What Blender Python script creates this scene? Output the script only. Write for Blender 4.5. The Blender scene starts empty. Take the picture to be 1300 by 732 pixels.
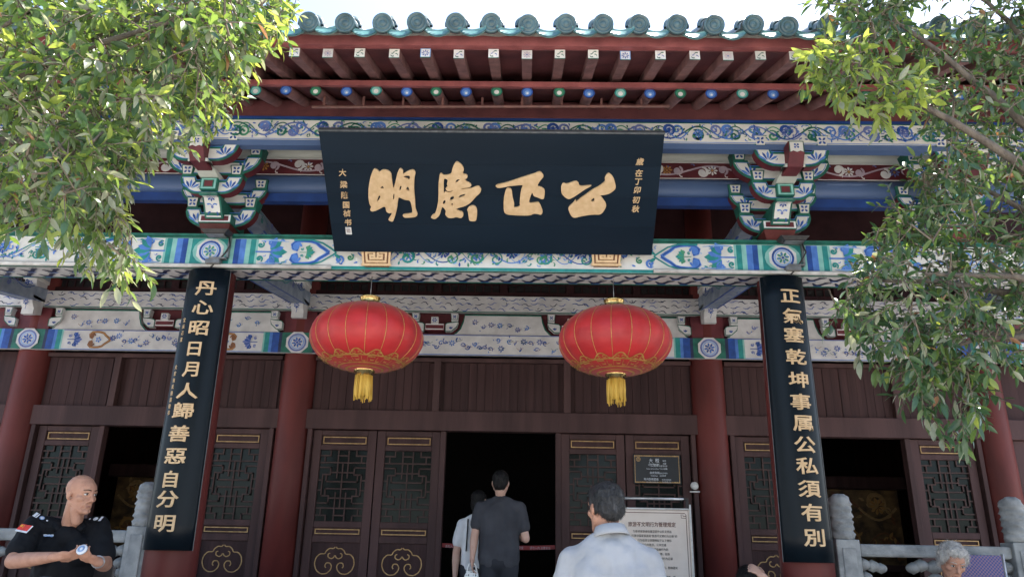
import bpy, math, random
import numpy as np
from mathutils import Vector, Matrix, Euler
from mathutils.geometry import tessellate_polygon
rng = random.Random(7)
R = math.radians
scene = bpy.context.scene
COL = scene.collection

# ------------------------------------------------------------------ camera, world, sun, exposure
# origin of heights: the photographer's eye; court ground is 1.55 m below it, the hall's front columns stand on y = 0
GROUND, FLOOR = -1.55, -0.88
CAM = Vector((0.268, -6.176, 0.0)); YAW, PITCH, ROLL = R(-1.107), R(19.2), R(1.094); FPX = 980.0   # focal length for a 1300 px wide frame
_F = Vector((math.sin(YAW)*math.cos(PITCH), math.cos(YAW)*math.cos(PITCH), math.sin(PITCH)))
_R0 = Vector((math.cos(YAW), -math.sin(YAW), 0)); _U0 = _R0.cross(_F)
_RT = math.cos(ROLL)*_R0 + math.sin(ROLL)*_U0; _UP = -math.sin(ROLL)*_R0 + math.cos(ROLL)*_U0
cam_data = bpy.data.cameras.new('camera'); cam_data.sensor_width = 36.0; cam_data.lens = FPX/1300*36
cam_data.clip_start = 0.05; cam_data.clip_end = 2000
cam = bpy.data.objects.new('camera', cam_data); COL.objects.link(cam)
m3 = Matrix((_RT, _UP, -_F)).transposed(); cam.matrix_world = Matrix.Translation(CAM) @ m3.to_4x4()
scene.camera = cam

SUN_EL, SUN_AZ = R(67), R(52)      # azimuth from +Y (behind the hall) towards +X
world = bpy.data.worlds.new('World'); scene.world = world; world.use_nodes = True
wn = world.node_tree.nodes; wl = world.node_tree.links
sky = wn.new('ShaderNodeTexSky'); sky.sky_type = 'NISHITA'; sky.sun_disc = False
sky.sun_elevation = SUN_EL; sky.sun_rotation = SUN_AZ; sky.altitude = 80; sky.air_density = 1.0; sky.dust_density = 2.2; sky.ozone_density = 1.0
wl.new(sky.outputs[0], wn['Background'].inputs[0]); wn['Background'].inputs[1].default_value = 0.15
sd = bpy.data.lights.new('sun', 'SUN'); sd.energy = 5.0; sd.angle = R(0.6); sd.color = (1.0, 0.95, 0.87)
sun = bpy.data.objects.new('sun', sd); COL.objects.link(sun)
to_sun = Vector((math.sin(SUN_AZ)*math.cos(SUN_EL), math.cos(SUN_AZ)*math.cos(SUN_EL), math.sin(SUN_EL)))
sun.rotation_euler = to_sun.to_track_quat('Z', 'Y').to_euler(); sun.location = (0, -3, 12)
scene.view_settings.view_transform = 'Standard'; scene.view_settings.look = 'None'
scene.view_settings.exposure = 1.62; scene.view_settings.gamma = 1.0; scene.view_settings.use_curve_mapping = False

def ray(px, py):
    return _F + _RT*((px-650)/FPX) + _UP*((366-py)/FPX)
def at(px, py, Y):                       # photo pixel + depth plane -> point
    d = ray(px, py); t = (Y-CAM.y)/d.y
    return CAM + d*t
def zc(py, Y, px=650): return at(px, py, Y).z
def to_px(p):
    d = Vector(p)-CAM; z = d.dot(_F)
    return (650+FPX*d.dot(_RT)/z, 366-FPX*d.dot(_UP)/z, z)
def hit_plane(px, py, O, N):
    d = ray(px, py); t = (O-CAM).dot(N)/d.dot(N)
    return CAM + d*t

# ------------------------------------------------------------------ materials
MATS = {}
def mat(name, col, col2=None, rough=0.6, nscale=6.0, bump=0.0, bscale=40.0, metal=0.0, spec=0.5, coat=0.0, stretch=(1,1,1), wear=None, wearcol=None, detail=5, sheen=0.0, contrast=(0.35,0.65)):
    m = bpy.data.materials.new(name); m.use_nodes = True; MATS[name] = m
    nt = m.node_tree; n = nt.nodes; l = nt.links; b = n['Principled BSDF']
    b.inputs['Roughness'].default_value = rough; b.inputs['Metallic'].default_value = metal
    b.inputs['Specular IOR Level'].default_value = spec; b.inputs['Coat Weight'].default_value = coat
    b.inputs['Sheen Weight'].default_value = sheen
    tc = n.new('ShaderNodeTexCoord'); oi = n.new('ShaderNodeObjectInfo')
    ad = n.new('ShaderNodeVectorMath'); ad.operation = 'MULTIPLY_ADD'
    cx = n.new('ShaderNodeCombineXYZ')
    l.new(oi.outputs['Random'], cx.inputs[0]); l.new(oi.outputs['Random'], cx.inputs[2])
    ad.inputs[1].default_value = (37, 0, 53); l.new(cx.outputs[0], ad.inputs[0]); l.new(tc.outputs['Object'], ad.inputs[2])
    mp = n.new('ShaderNodeMapping'); mp.inputs['Scale'].default_value = stretch; l.new(ad.outputs[0], mp.inputs[0])
    c2 = col2 if col2 else tuple(c*0.72 for c in col)
    nz = n.new('ShaderNodeTexNoise'); nz.inputs['Scale'].default_value = nscale; nz.inputs['Detail'].default_value = detail; l.new(mp.outputs[0], nz.inputs['Vector'])
    rp = n.new('ShaderNodeValToRGB'); rp.color_ramp.elements[0].position = contrast[0]; rp.color_ramp.elements[1].position = contrast[1]
    rp.color_ramp.elements[0].color = (*c2, 1); rp.color_ramp.elements[1].color = (*col, 1); l.new(nz.outputs[0], rp.inputs[0])
    out = rp.outputs[0]
    if wear:
        nw = n.new('ShaderNodeTexNoise'); nw.inputs['Scale'].default_value = nscale*3.1; nw.inputs['Detail'].default_value = 8; nw.inputs['Roughness'].default_value = 0.7
        l.new(mp.outputs[0], nw.inputs['Vector'])
        rw = n.new('ShaderNodeValToRGB'); rw.color_ramp.elements[0].position = wear; rw.color_ramp.elements[1].position = wear+0.07
        l.new(nw.outputs[0], rw.inputs[0]); mx = n.new('ShaderNodeMix'); mx.data_type = 'RGBA'
        l.new(rw.outputs[0], mx.inputs[0]); l.new(out, mx.inputs[6]); mx.inputs[7].default_value = (*wearcol, 1); out = mx.outputs[2]
    l.new(out, b.inputs['Base Color'])
    if bump:
        nb = n.new('ShaderNodeTexNoise'); nb.inputs['Scale'].default_value = bscale; nb.inputs['Detail'].default_value = 6; l.new(mp.outputs[0], nb.inputs['Vector'])
        bp = n.new('ShaderNodeBump'); bp.inputs['Strength'].default_value = bump; bp.inputs['Distance'].default_value = 0.01
        l.new(nb.outputs[0], bp.inputs['Height']); l.new(bp.outputs[0], b.inputs['Normal'])
    return m

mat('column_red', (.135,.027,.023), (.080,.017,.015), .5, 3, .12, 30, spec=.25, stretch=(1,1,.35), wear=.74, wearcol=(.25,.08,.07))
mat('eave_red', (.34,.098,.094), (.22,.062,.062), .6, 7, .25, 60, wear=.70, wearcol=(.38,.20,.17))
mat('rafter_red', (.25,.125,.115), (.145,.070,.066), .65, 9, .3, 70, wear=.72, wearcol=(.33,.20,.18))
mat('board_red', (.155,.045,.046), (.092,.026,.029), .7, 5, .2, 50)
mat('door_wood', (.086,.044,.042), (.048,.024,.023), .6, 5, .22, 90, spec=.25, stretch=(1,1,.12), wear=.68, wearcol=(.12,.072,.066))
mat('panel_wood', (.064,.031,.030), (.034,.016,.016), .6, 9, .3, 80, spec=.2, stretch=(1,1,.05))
mat('lattice_wood', (.075,.042,.037), (.048,.026,.023), .6, 12, .1, spec=.25)
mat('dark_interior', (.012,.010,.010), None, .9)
mat('cream', (.70,.68,.63), (.54,.52,.48), .62, 5, .12, 60, wear=.66, wearcol=(.55,.50,.44))
mat('cream_aged', (.62,.60,.58), (.48,.46,.45), .7, 6, .15, 50, wear=.71, wearcol=(.33,.28,.26))
mat('cream_rib', (.56,.56,.49), (.42,.43,.38), .6, 8, .1, 40, stretch=(.15,1,1))
mat('p_blue', (.014,.070,.33), (.008,.045,.20), .55, 14)
mat('p_midblue', (.085,.21,.56), (.05,.14,.42), .55, 14)
mat('p_sky', (.22,.38,.66), (.15,.28,.54), .55, 14)
mat('p_teal', (.016,.25,.225), (.010,.17,.165), .55, 14)
mat('p_mint', (.25,.50,.44), (.17,.39,.35), .55, 14)
mat('p_green', (.012,.14,.095), (.006,.075,.055), .55, 14)
mat('p_leaf', (.06,.27,.14), (.03,.17,.10), .55, 14)
mat('p_violet', (.15,.19,.42), (.09,.12,.31), .55, 14)
mat('p_maroon', (.13,.018,.024), (.085,.010,.016), .6, 8)
mat('p_ochre', (.48,.24,.07), (.34,.16,.04), .55, 14)
mat('p_brown', (.22,.085,.03), (.14,.05,.02), .55, 14)
mat('p_white', (.74,.72,.70), (.60,.58,.58), .55, 14)
mat('p_rose', (.52,.42,.46), (.40,.32,.38), .55, 14)
mat('p_navy', (.014,.022,.075), (.008,.012,.04), .55, 14)
mat('beam_blue', (.080,.130,.255), (.055,.095,.20), .5, 4, .1, 30, stretch=(.15,1,1))
mat('beam_deepblue', (.013,.050,.21), (.008,.032,.14), .5, 6)
mat('lacquer_matt', (.0055,.010,.0145), (.0035,.0065,.010), .34, 2.5, .05, 25, spec=.16, stretch=(1,1,.25), wear=.78, wearcol=(.05,.06,.07))
mat('lacquer', (.0065,.015,.026), (.004,.0105,.019), .42, 2.5, .05, 25, spec=.22, stretch=(.25,1,1), wear=.78, wearcol=(.04,.05,.06))
mat('lacquer_edge', (.10,.105,.11), (.05,.055,.06), .45, 20, wear=.6, wearcol=(.2,.2,.2))
mat('gold_letter', (.66,.46,.26), (.56,.37,.19), .5, 22, .1, 90)
mat('gilt', (.46,.29,.125), (.31,.18,.07), .45, 25, metal=.35)
mat('seal_white', (.7,.69,.66), (.5,.48,.46), .6, 60)
mat('tile', (.075,.135,.145), (.035,.070,.078), .38, 11, .2, 60, spec=.6, wear=.66, wearcol=(.20,.23,.22))
mat('tile_rim', (.11,.26,.25), (.05,.15,.16), .32, 14, .1, 60, spec=.6)
mat('mortar', (.45,.42,.38), (.30,.27,.24), .85, 20, .4, 60)
mat('lantern_red', (.50,.020,.020), (.38,.011,.013), .5, 3.5, .16, 14, sheen=.12, stretch=(1,1,2.5))
mat('lantern_gold', (.62,.37,.11), (.44,.23,.05), .42, 30, metal=.3)
mat('brass', (.78,.58,.24), (.5,.34,.12), .25, 20, metal=.9)
mat('tassel', (.78,.52,.10), (.50,.28,.03), .6, 60, .3, 160, stretch=(1,1,.05))
mat('stone', (.30,.31,.31), (.17,.18,.185), .85, 9, .5, 60, wear=.66, wearcol=(.40,.41,.40))
mat('paving', (.50,.475,.435), (.41,.39,.355), .85, 3, .3, 25)
mat('metal_grey', (.25,.25,.25), (.16,.16,.16), .45, 20, metal=.6)
mat('metal_dark', (.05,.045,.045), (.03,.028,.028), .5, 20, metal=.4)
mat('pipe_brown', (.17,.075,.06), (.10,.045,.04), .5, 20)
mat('pipe_white', (.62,.60,.56), (.45,.42,.39), .55, 12, wear=.66, wearcol=(.30,.22,.17))
mat('alu', (.62,.63,.64), (.5,.51,.52), .35, 20, metal=.7)
mat('sign_black', (.012,.013,.016), None, .35, 10)
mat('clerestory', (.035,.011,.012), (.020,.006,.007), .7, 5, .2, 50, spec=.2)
mat('tie_ground', (.30,.34,.40), (.20,.24,.30), .65, 8, .1)
mat('sign_paper', (.80,.70,.62), (.74,.64,.56), .5, 5)
mat('ink_brown', (.16,.055,.04), (.10,.035,.03), .6, 30)
mat('ink_black', (.03,.03,.03), None, .6)
mat('skin', (.45,.245,.17), (.355,.175,.115), .55, 22, .35, 150, spec=.3, contrast=(.25,.7))
mat('skin_pale', (.56,.36,.28), (.49,.29,.22), .5, 14, .12, 160, spec=.4)
mat('lip', (.34,.13,.11), None, .5, 40)
mat('scalp', (.46,.29,.22), (.33,.235,.20), .5, 60, .2, 250)
mat('hair_black', (.006,.0055,.0055), (.014,.013,.013), .55, 90, .8, 220, spec=.25, stretch=(1,1,.3))
mat('hair_greying', (.010,.010,.0105), (.055,.055,.058), .55, 60, .8, 240, stretch=(1,1,.3), contrast=(.3,.5))
mat('hair_white', (.62,.60,.57), (.34,.33,.32), .6, 70, 1.0, 170, stretch=(1,1,.5))
mat('eye_white', (.6,.57,.54), None, .25); mat('eye_dark', (.015,.010,.008), None, .15)
mat('uniform_black', (.0055,.0065,.009), (.0035,.004,.006), .8, 8, .35, 30, spec=.2)
mat('tee_slate', (.056,.058,.068), (.038,.040,.048), .85, 5, .5, 22, spec=.2)
mat('tee_white', (.70,.71,.73), (.58,.59,.62), .85, 6, .4, 25)
mat('shirt_paleblue', (.335,.345,.36), (.265,.275,.29), .8, 7, .45, 26)
mat('trouser_navy', (.016,.019,.028), None, .8, 8, .3, 40)
mat('trouser_khaki', (.16,.14,.11), None, .8, 8, .3, 40)
mat('patch_white', (.66,.70,.76), None, .6, 40); mat('patch_blue', (.22,.33,.55), None, .6, 40)
mat('flag_red', (.62,.045,.035), None, .6, 40); mat('flag_yellow', (.75,.52,.06), None, .6)
mat('tape_red', (.33,.018,.022), None, .5, 20)
mat('tassel_blue', (.03,.08,.32), None, .7, 40)
mat('bag_pink', (.55,.32,.45), (.66,.55,.62), .7, 20)
mat('plastic_white', (.72,.72,.70), None, .4, 20)
mat('bark', (.14,.115,.09), (.07,.055,.045), .9, 20, .9, 60, stretch=(1,1,.4))
mat('twig', (.20,.16,.12), (.11,.085,.06), .85, 40, .5, 90)
mat('mural', (.20,.115,.045), (.055,.030,.014), .6, 7, .2, 20, contrast=(.38,.62), wear=.60, wearcol=(.28,.19,.085))
mat('bamboo', (.42,.27,.12), (.28,.16,.07), .5, 20, stretch=(1,1,.2))
def mat_leaf(name, col, col2, trans, tcol):
    m = bpy.data.materials.new(name); m.use_nodes = True; MATS[name] = m
    nt = m.node_tree; n = nt.nodes; l = nt.links; b = n['Principled BSDF']
    tc = n.new('ShaderNodeTexCoord'); oi = n.new('ShaderNodeObjectInfo'); ad = n.new('ShaderNodeVectorMath'); ad.operation = 'ADD'
    l.new(tc.outputs['Object'], ad.inputs[0]); l.new(oi.outputs['Random'], ad.inputs[1])
    nz = n.new('ShaderNodeTexNoise'); nz.inputs['Scale'].default_value = 9; l.new(ad.outputs[0], nz.inputs['Vector'])
    rp = n.new('ShaderNodeValToRGB'); rp.color_ramp.elements[0].position = .35; rp.color_ramp.elements[1].position = .65
    rp.color_ramp.elements[0].color = (*col2, 1); rp.color_ramp.elements[1].color = (*col, 1); l.new(nz.outputs[0], rp.inputs[0])
    l.new(rp.outputs[0], b.inputs['Base Color']); b.inputs['Roughness'].default_value = .30; b.inputs['Specular IOR Level'].default_value = .6
    t = n.new('ShaderNodeBsdfTranslucent'); t.inputs[0].default_value = (*tcol, 1)
    mx = n.new('ShaderNodeMixShader'); mx.inputs[0].default_value = trans
    l.new(b.outputs[0], mx.inputs[1]); l.new(t.outputs[0], mx.inputs[2]); l.new(mx.outputs[0], n['Material Output'].inputs[0])
mat_leaf('leaf_mature_shaded', (.052,.108,.044), (.030,.068,.032), .22, (.14,.25,.05))  # mature green, with the crown's inner shade put into the tone
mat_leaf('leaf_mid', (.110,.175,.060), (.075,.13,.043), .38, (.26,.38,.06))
mat_leaf('leaf_young_sunlit', (.29,.35,.08), (.17,.23,.055), .46, (.48,.55,.08))  # young yellow-green, lightened so the colour carries sunlight
mat_leaf('leaf_glint', (.32,.34,.25), (.24,.26,.18), .35, (.42,.44,.22))  # whitish leaves stand in for sun glints and sheen on the foliage
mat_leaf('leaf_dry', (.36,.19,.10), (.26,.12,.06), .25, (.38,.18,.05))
def mat_glass():
    m = bpy.data.materials.new('pane_glass'); m.use_nodes = True; MATS['pane_glass'] = m
    b = m.node_tree.nodes['Principled BSDF']; b.inputs['Base Color'].default_value = (.014,.018,.017,1); b.inputs['Roughness'].default_value = .12; b.inputs['Specular IOR Level'].default_value = .16
mat_glass()
def mat_dots(name, base, dot, scale):
    m = mat(name, base, base, .7); nt = m.node_tree; n = nt.nodes; l = nt.links
    tc = n.new('ShaderNodeTexCoord'); v = n.new('ShaderNodeTexVoronoi'); v.inputs['Scale'].default_value = scale; v.inputs['Randomness'].default_value = .25
    l.new(tc.outputs['Object'], v.inputs['Vector'])
    r = n.new('ShaderNodeValToRGB'); r.color_ramp.interpolation = 'CONSTANT'; r.color_ramp.elements[0].color = (*dot,1); r.color_ramp.elements[1].color = (*base,1); r.color_ramp.elements[1].position = .33
    l.new(v.outputs['Distance'], r.inputs[0]); l.new(r.outputs[0], n['Principled BSDF'].inputs['Base Color'])
mat_dots('bag_dots', (.75,.77,.76), (.02,.06,.06), 46)
def mat_check(name, a, b_, scale):
    m = mat(name, a, b_, .8, bump=.3, bscale=30); nt = m.node_tree; n = nt.nodes; l = nt.links
    tc = n.new('ShaderNodeTexCoord'); w = n.new('ShaderNodeTexChecker'); w.inputs['Scale'].default_value = scale
    w.inputs[1].default_value = (*a,1); w.inputs[2].default_value = (*b_,1)
    l.new(tc.outputs['Object'], w.inputs['Vector']); l.new(w.outputs[0], n['Principled BSDF'].inputs['Base Color'])
mat_check('jacket_check', (.20,.15,.155), (.12,.085,.095), 55)
mat_check('chair_fabric', (.030,.060,.20), (.21,.13,.19), 80)

# ------------------------------------------------------------------ mesh builder
def root_of(o):
    while o.parent: o = o.parent
    return o
class MB:
    def __init__(s): s.v = []; s.f = []; s.m = []; s.cur = 0; s.mats = []; s.smooth = []; s.sm = False
    def use(s, name, smooth=None):
        if name not in s.mats: s.mats.append(name)
        s.cur = s.mats.index(name)
        if smooth is not None: s.sm = smooth
        return s
    def face(s, idx): s.f.append(idx); s.m.append(s.cur); s.smooth.append(s.sm)
    def add(s, vs, fs, M=None):
        b = len(s.v)
        s.v.extend([tuple(M @ Vector(v)) for v in vs] if M else [tuple(v) for v in vs])
        for f in fs: s.face([b+i for i in f])
        return b
    def box(s, x0, x1, y0, y1, z0, z1, M=None):
        vs = [(x,y,z) for x in (x0,x1) for y in (y0,y1) for z in (z0,z1)]
        s.add(vs, [(0,1,3,2),(4,6,7,5),(0,4,5,1),(2,3,7,6),(0,2,6,4),(1,5,7,3)], M); return s
    def frustum(s, c, w0, d0, w1, d1, z0, z1, M=None):
        x, y = c
        vs = [(x-w0,y-d0,z0),(x+w0,y-d0,z0),(x+w0,y+d0,z0),(x-w0,y+d0,z0),(x-w1,y-d1,z1),(x+w1,y-d1,z1),(x+w1,y+d1,z1),(x-w1,y+d1,z1)]
        s.add(vs, [(3,2,1,0),(4,5,6,7),(0,1,5,4),(1,2,6,5),(2,3,7,6),(3,0,4,7)], M); return s
    def tube(s, pts, rad, n=10, cap=True, squash=None):
        pts = [Vector(p) for p in pts]; b = len(s.v)
        if not hasattr(rad, '__len__'): rad = [rad]*len(pts)
        ref = None
        for i, p in enumerate(pts):
            t = (pts[min(i+1,len(pts)-1)]-pts[max(i-1,0)]).normalized()
            if ref is None: ref = Vector((0,0,1)) if abs(t.z) < .9 else Vector((1,0,0))
            u = t.cross(ref)
            if u.length < 1e-5: u = t.orthogonal()
            u.normalize(); w = u.cross(t).normalized(); ref = w
            for k in range(n):
                a = 2*math.pi*k/n
                s.v.append(tuple(p + u*math.cos(a)*rad[i] + w*math.sin(a)*rad[i]*(squash or 1)))
        for i in range(len(pts)-1):
            for k in range(n):
                s.face([b+i*n+k, b+i*n+(k+1)%n, b+(i+1)*n+(k+1)%n, b+(i+1)*n+k])
        if cap:
            s.face([b+k for k in range(n)][::-1]); s.face([b+(len(pts)-1)*n+k for k in range(n)])
        return s
    def lathe(s, prof, n=24, M=None, axis='z', c=(0,0,0), a0=0, a1=2*math.pi):
        full = abs(a1-a0-2*math.pi) < 1e-6; nn = n if full else n+1; vs = []; fs = []
        for (r, z) in prof:
            for k in range(nn):
                a = a0+(a1-a0)*k/n
                vs.append((c[0]+r*math.cos(a), c[1]+r*math.sin(a), c[2]+z))
        for i in range(len(prof)-1):
            for k in range(n):
                k2 = (k+1) % nn
                fs.append((i*nn+k, i*nn+k2, (i+1)*nn+k2, (i+1)*nn+k))
        s.add(vs, fs, M); return s
    def prism(s, loops, mp, d0, d1):       # loops: outer + holes in (u,v); mp(u,v,d)->point
        fl = [p for L in loops for p in L]
        tris = tessellate_polygon([[Vector((p[0],p[1],0)) for p in L] for L in loops])
        n = len(fl); b = len(s.v)
        s.v.extend([tuple(mp(u,v,d0)) for u,v in fl]); s.v.extend([tuple(mp(u,v,d1)) for u,v in fl])
        for t in tris: s.face([b+i for i in t]); s.face([b+n+i for i in reversed(t)])
        k = 0
        for L in loops:
            for i in range(len(L)):
                j = (i+1) % len(L); s.face([b+k+i, b+k+j, b+n+k+j, b+n+k+i])
            k += len(L)
        return s
    def mesh(s, name, off=Vector((0,0,0))):
        me = bpy.data.meshes.new(name)
        va = np.array(s.v, dtype=float).reshape(-1,3) - np.array(off)
        me.from_pydata(va.tolist(), [], s.f)
        for mn in s.mats: me.materials.append(MATS[mn])
        me.polygons.foreach_set('material_index', s.m); me.polygons.foreach_set('use_smooth', s.smooth)
        me.update(); return me
    def build(s, name, parent=None, bevel=0.0, normals=True, kind=None, loc=None):
        off = Vector(loc) if loc is not None else (root_of(parent).location.copy() if parent else Vector((0,0,0)))
        me = s.mesh(name, off)
        if normals:
            import bmesh
            bm = bmesh.new(); bm.from_mesh(me); bmesh.ops.recalc_face_normals(bm, faces=bm.faces); bm.to_mesh(me); bm.free()
        o = bpy.data.objects.new(name, me); COL.objects.link(o)
        if parent: o.parent = parent
        if loc is not None: o.location = Vector(loc) - (root_of(parent).location if parent else Vector((0,0,0)))
        if bevel:
            md = o.modifiers.new('bevel','BEVEL'); md.width = bevel; md.segments = 2; md.limit_method = 'ANGLE'; md.angle_limit = R(40)
        if kind: o['kind'] = kind
        return o
def thing(name, label, cat, loc, group=None):
    o = bpy.data.objects.new(name, None); o.empty_display_size = .1; COL.objects.link(o); o.location = loc
    return tag(o, label, cat, group)
def tag(o, label, cat, group=None):
    o['label'] = label; o['category'] = cat
    if group: o['group'] = group
    return o
def structure(o): o['kind'] = 'structure'; return o
def copy_tree(o, parent=None, loc=None):
    c = o.copy(); COL.objects.link(c)
    if parent is not None: c.parent = parent
    if loc is not None: c.location = loc
    for ch in list(o.children): copy_tree(ch, c)
    return c

# ------------------------------------------------------------------ glyphs (built-in font) -> 2D outlines as meshes
_ws = bpy.data.scenes.new('workshop')            # scratch scene for baking modifiers; removed at the end
def baked(o):
    _ws.collection.objects.link(o); vl = _ws.view_layers[0]; vl.update()
    return bpy.data.meshes.new_from_object(o.evaluated_get(vl.depsgraph))
_gl = {}
def glyph(ch, bold=0.018, depth=.5):
    k = (ch, bold)
    if k not in _gl:
        c = bpy.data.curves.new('g','FONT'); c.body = ch; c.size = 1; c.extrude = depth; c.offset = bold; c.resolution_u = 2; c.align_x = 'CENTER'
        o = bpy.data.objects.new('g', c); me = baked(o)
        if len(ch) == 1:                      # short edges, so that a character can follow a curved board
            import bmesh
            bm = bmesh.new(); bm.from_mesh(me); bmesh.ops.triangulate(bm, faces=bm.faces)
            for _ in range(3):
                lg = [e for e in bm.edges if e.calc_length() > .17 and abs(e.verts[0].co.z-e.verts[1].co.z) < .1]
                if lg: bmesh.ops.subdivide_edges(bm, edges=lg, cuts=1); bmesh.ops.triangulate(bm, faces=bm.faces)
            bm.to_mesh(me); bm.free()
        vs = np.array([v.co[:] for v in me.vertices]); fs = [tuple(p.vertices) for p in me.polygons]
        bpy.data.objects.remove(o); bpy.data.curves.remove(c); bpy.data.meshes.remove(me)
        if len(ch) == 1: vs[:,0] -= (vs[:,0].min()+vs[:,0].max())/2; vs[:,1] -= (vs[:,1].min()+vs[:,1].max())/2
        _gl[k] = (vs, fs)
    return _gl[k]
def put_glyph(mb, ch, mp, u, v, w, h, d0, d1, bold=.018, italic=0.0):
    vs, fs = glyph(ch, bold)
    out = [mp(u+(x+italic*y)*w, v+y*h, d0 if z < 0 else d1) for x,y,z in vs]
    mb.add(out, fs)

# ------------------------------------------------------------------ flat painted ornament, a few tenths of a millimetre thick each
class Paint(MB):
    def __init__(s, O, U, V, N, lift=.0015):
        super().__init__(); s.O=Vector(O); s.U=Vector(U); s.V=Vector(V); s.N=Vector(N); s.l0=lift; s.k=0; s.kr=0; s.off=lift; s.bend=None
    def pt(s, u, v):
        if s.bend: return s.bend(u, v, s.off)
        return s.O+s.U*u+s.V*v+s.N*s.off
    def poly(s, pts, m, flat=False):
        if not flat: s.k += 1; s.off = s.l0+.00015*(s.k%48)
        s.use(m); b = len(s.v); s.v.extend([tuple(s.pt(u,v)) for u,v in pts])
        if len(pts) > 4:
            for t in tessellate_polygon([[Vector((p[0],p[1],0)) for p in pts]]): s.face([b+i for i in t])
        else: s.face(list(range(b, b+len(pts))))
    def rect(s, u0,u1,v0,v1,m):
        s.kr += 1; s.off = .0003+.00004*(s.kr%30); s.poly([(u0,v0),(u1,v0),(u1,v1),(u0,v1)], m, True)
    def ribbon(s, pts, w, m, closed=False):
        s.k += 1; s.off = s.l0+.00015*(s.k%48); s.use(m); n = len(pts); b = len(s.v)
        for i,(u,v) in enumerate(pts):
            a = pts[(i-1)%n if closed else max(i-1,0)]; c = pts[(i+1)%n if closed else min(i+1,n-1)]
            du, dv = c[0]-a[0], c[1]-a[1]; L = math.hypot(du,dv) or 1
            ww = (w[i] if hasattr(w,'__len__') else w)/2
            s.v.append(tuple(s.pt(u-dv/L*ww, v+du/L*ww))); s.v.append(tuple(s.pt(u+dv/L*ww, v-du/L*ww)))
        for i in range(n if closed else n-1):
            j = (i+1)%n; s.face([b+2*i, b+2*i+1, b+2*j+1, b+2*j])
    def disc(s, u, v, r, m, n=14, ry=None, rot=0):
        ry = ry or r; c, q = math.cos(rot), math.sin(rot)
        s.poly([(u+r*math.cos(a)*c-ry*math.sin(a)*q, v+r*math.cos(a)*q+ry*math.sin(a)*c) for a in [2*math.pi*i/n for i in range(n)]], m)
    def ring(s, u, v, r, w, m, n=20): s.ribbon([(u+r*math.cos(a), v+r*math.sin(a)) for a in [2*math.pi*i/n for i in range(n)]], w, m, True)
    def spiral(s, u, v, r, a0, turns, w, m, n=16):   # curls inwards to (u,v); starts at angle a0 on radius r
        pts = []; ws = []
        for i in range(n+1):
            t = i/n; rr = r*(1-.85*t); a = a0+turns*2*math.pi*t
            pts.append((u+rr*math.cos(a), v+rr*math.sin(a))); ws.append(w*(.35+1.0*math.sin(math.pi*min(1,t*.8+.12))))
        s.ribbon(pts, ws, m)
        s.disc(*pts[-1], w*.75, m, 8)
    def petal(s, u, v, L, wd, ang, m):
        c, q = math.cos(ang), math.sin(ang)
        sh = [(0,0),(.35,.8),(.7,1),(1,.0),(.7,-1),(.35,-.8)]
        s.poly([(u+c*x*L-q*y*wd/2, v+q*x*L+c*y*wd/2) for x,y in sh], m)
    def flower(s, u, v, r, n, m, mc=None, rot=0):
        for i in range(n): a = rot+2*math.pi*i/n; s.petal(u+math.cos(a)*r*.22, v+math.sin(a)*r*.22, r*.8, r*1.5*math.pi/n*.62, a, m)
        if mc: s.disc(u, v, r*.22, mc, 8)
    def leaf(s, u, v, L, ang, m): s.petal(u, v, L, L*.42, ang, m)
    def comma(s, u, v, r, ang, m, flip=1):
        pts=[]; ws=[]
        for i in range(8):
            t=i/7; a = ang+flip*t*2.6; pts.append((u+r*(1-.25*t)*math.cos(a), v+r*(1-.25*t)*math.sin(a))); ws.append(r*.62*(1-t)**.7+.0008)
        s.ribbon(pts, ws, m)
    def vine(s, u0, u1, v0, v1, per, ms, seed, flowers=None, stem=.007):
        rg = random.Random(seed); h = v1-v0; vm = (v0+v1)/2; n = max(1, round((u1-u0)/per)); per = (u1-u0)/n
        for i in range(n):
            up = 1 if i%2 else -1; c = u0+(i+.5)*per; cv = vm-up*h*.10; r = min(per*.40, h*.40)
            m = ms[i%len(ms)]
            pts = [(u0+i*per+per*t/10, vm+up*h*.36*math.sin(math.pi*t/10)) for t in range(11)]
            s.ribbon(pts, stem, m)
            s.spiral(c-r*.15, cv-up*h*.06, r*.85, up*math.pi/2+.4, -up*1.25, stem*1.5, m)
            for q in range(9):
                m2 = rg.choice(ms); a = rg.uniform(0,6.28); uu = u0+i*per+per*rg.random(); vv = vm+rg.uniform(-.40,.40)*h
                if v0+h*.1 < vv < v1-h*.1:
                    if q%2: s.comma(uu, vv, h*.105, a, m2, rg.choice((-1,1)))
                    else: s.leaf(uu, vv, h*.20, a, m2)
            if flowers: s.flower(c, vm+up*-h*.05, h*.26, 9, flowers[i%len(flowers)], rg.choice(ms), rg.random())
def ruyi(s, u, v, w, h, flip, ms):          # heart-shaped cloud head pointing along flip*u
    f = flip; mo, mi = ms
    half = [(-.32,.08),(-.46,.14),(-.50,.30),(-.38,.44),(-.18,.46),(.02,.44),(.18,.38),(.30,.24),(.44,.12),(.56,0)]
    for q in (1,-1):
        pts = [(u+f*x*w, v+q*y*h) for x,y in half]
        s.ribbon(pts, h*.13, mo); s.ribbon([(p[0],p[1]) for p in pts], h*.055, mi)
        s.spiral(u-f*.36*w, v+q*.22*h, h*.16, 0 if f>0 else math.pi, q*f*1.1, h*.10, mo)
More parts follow.
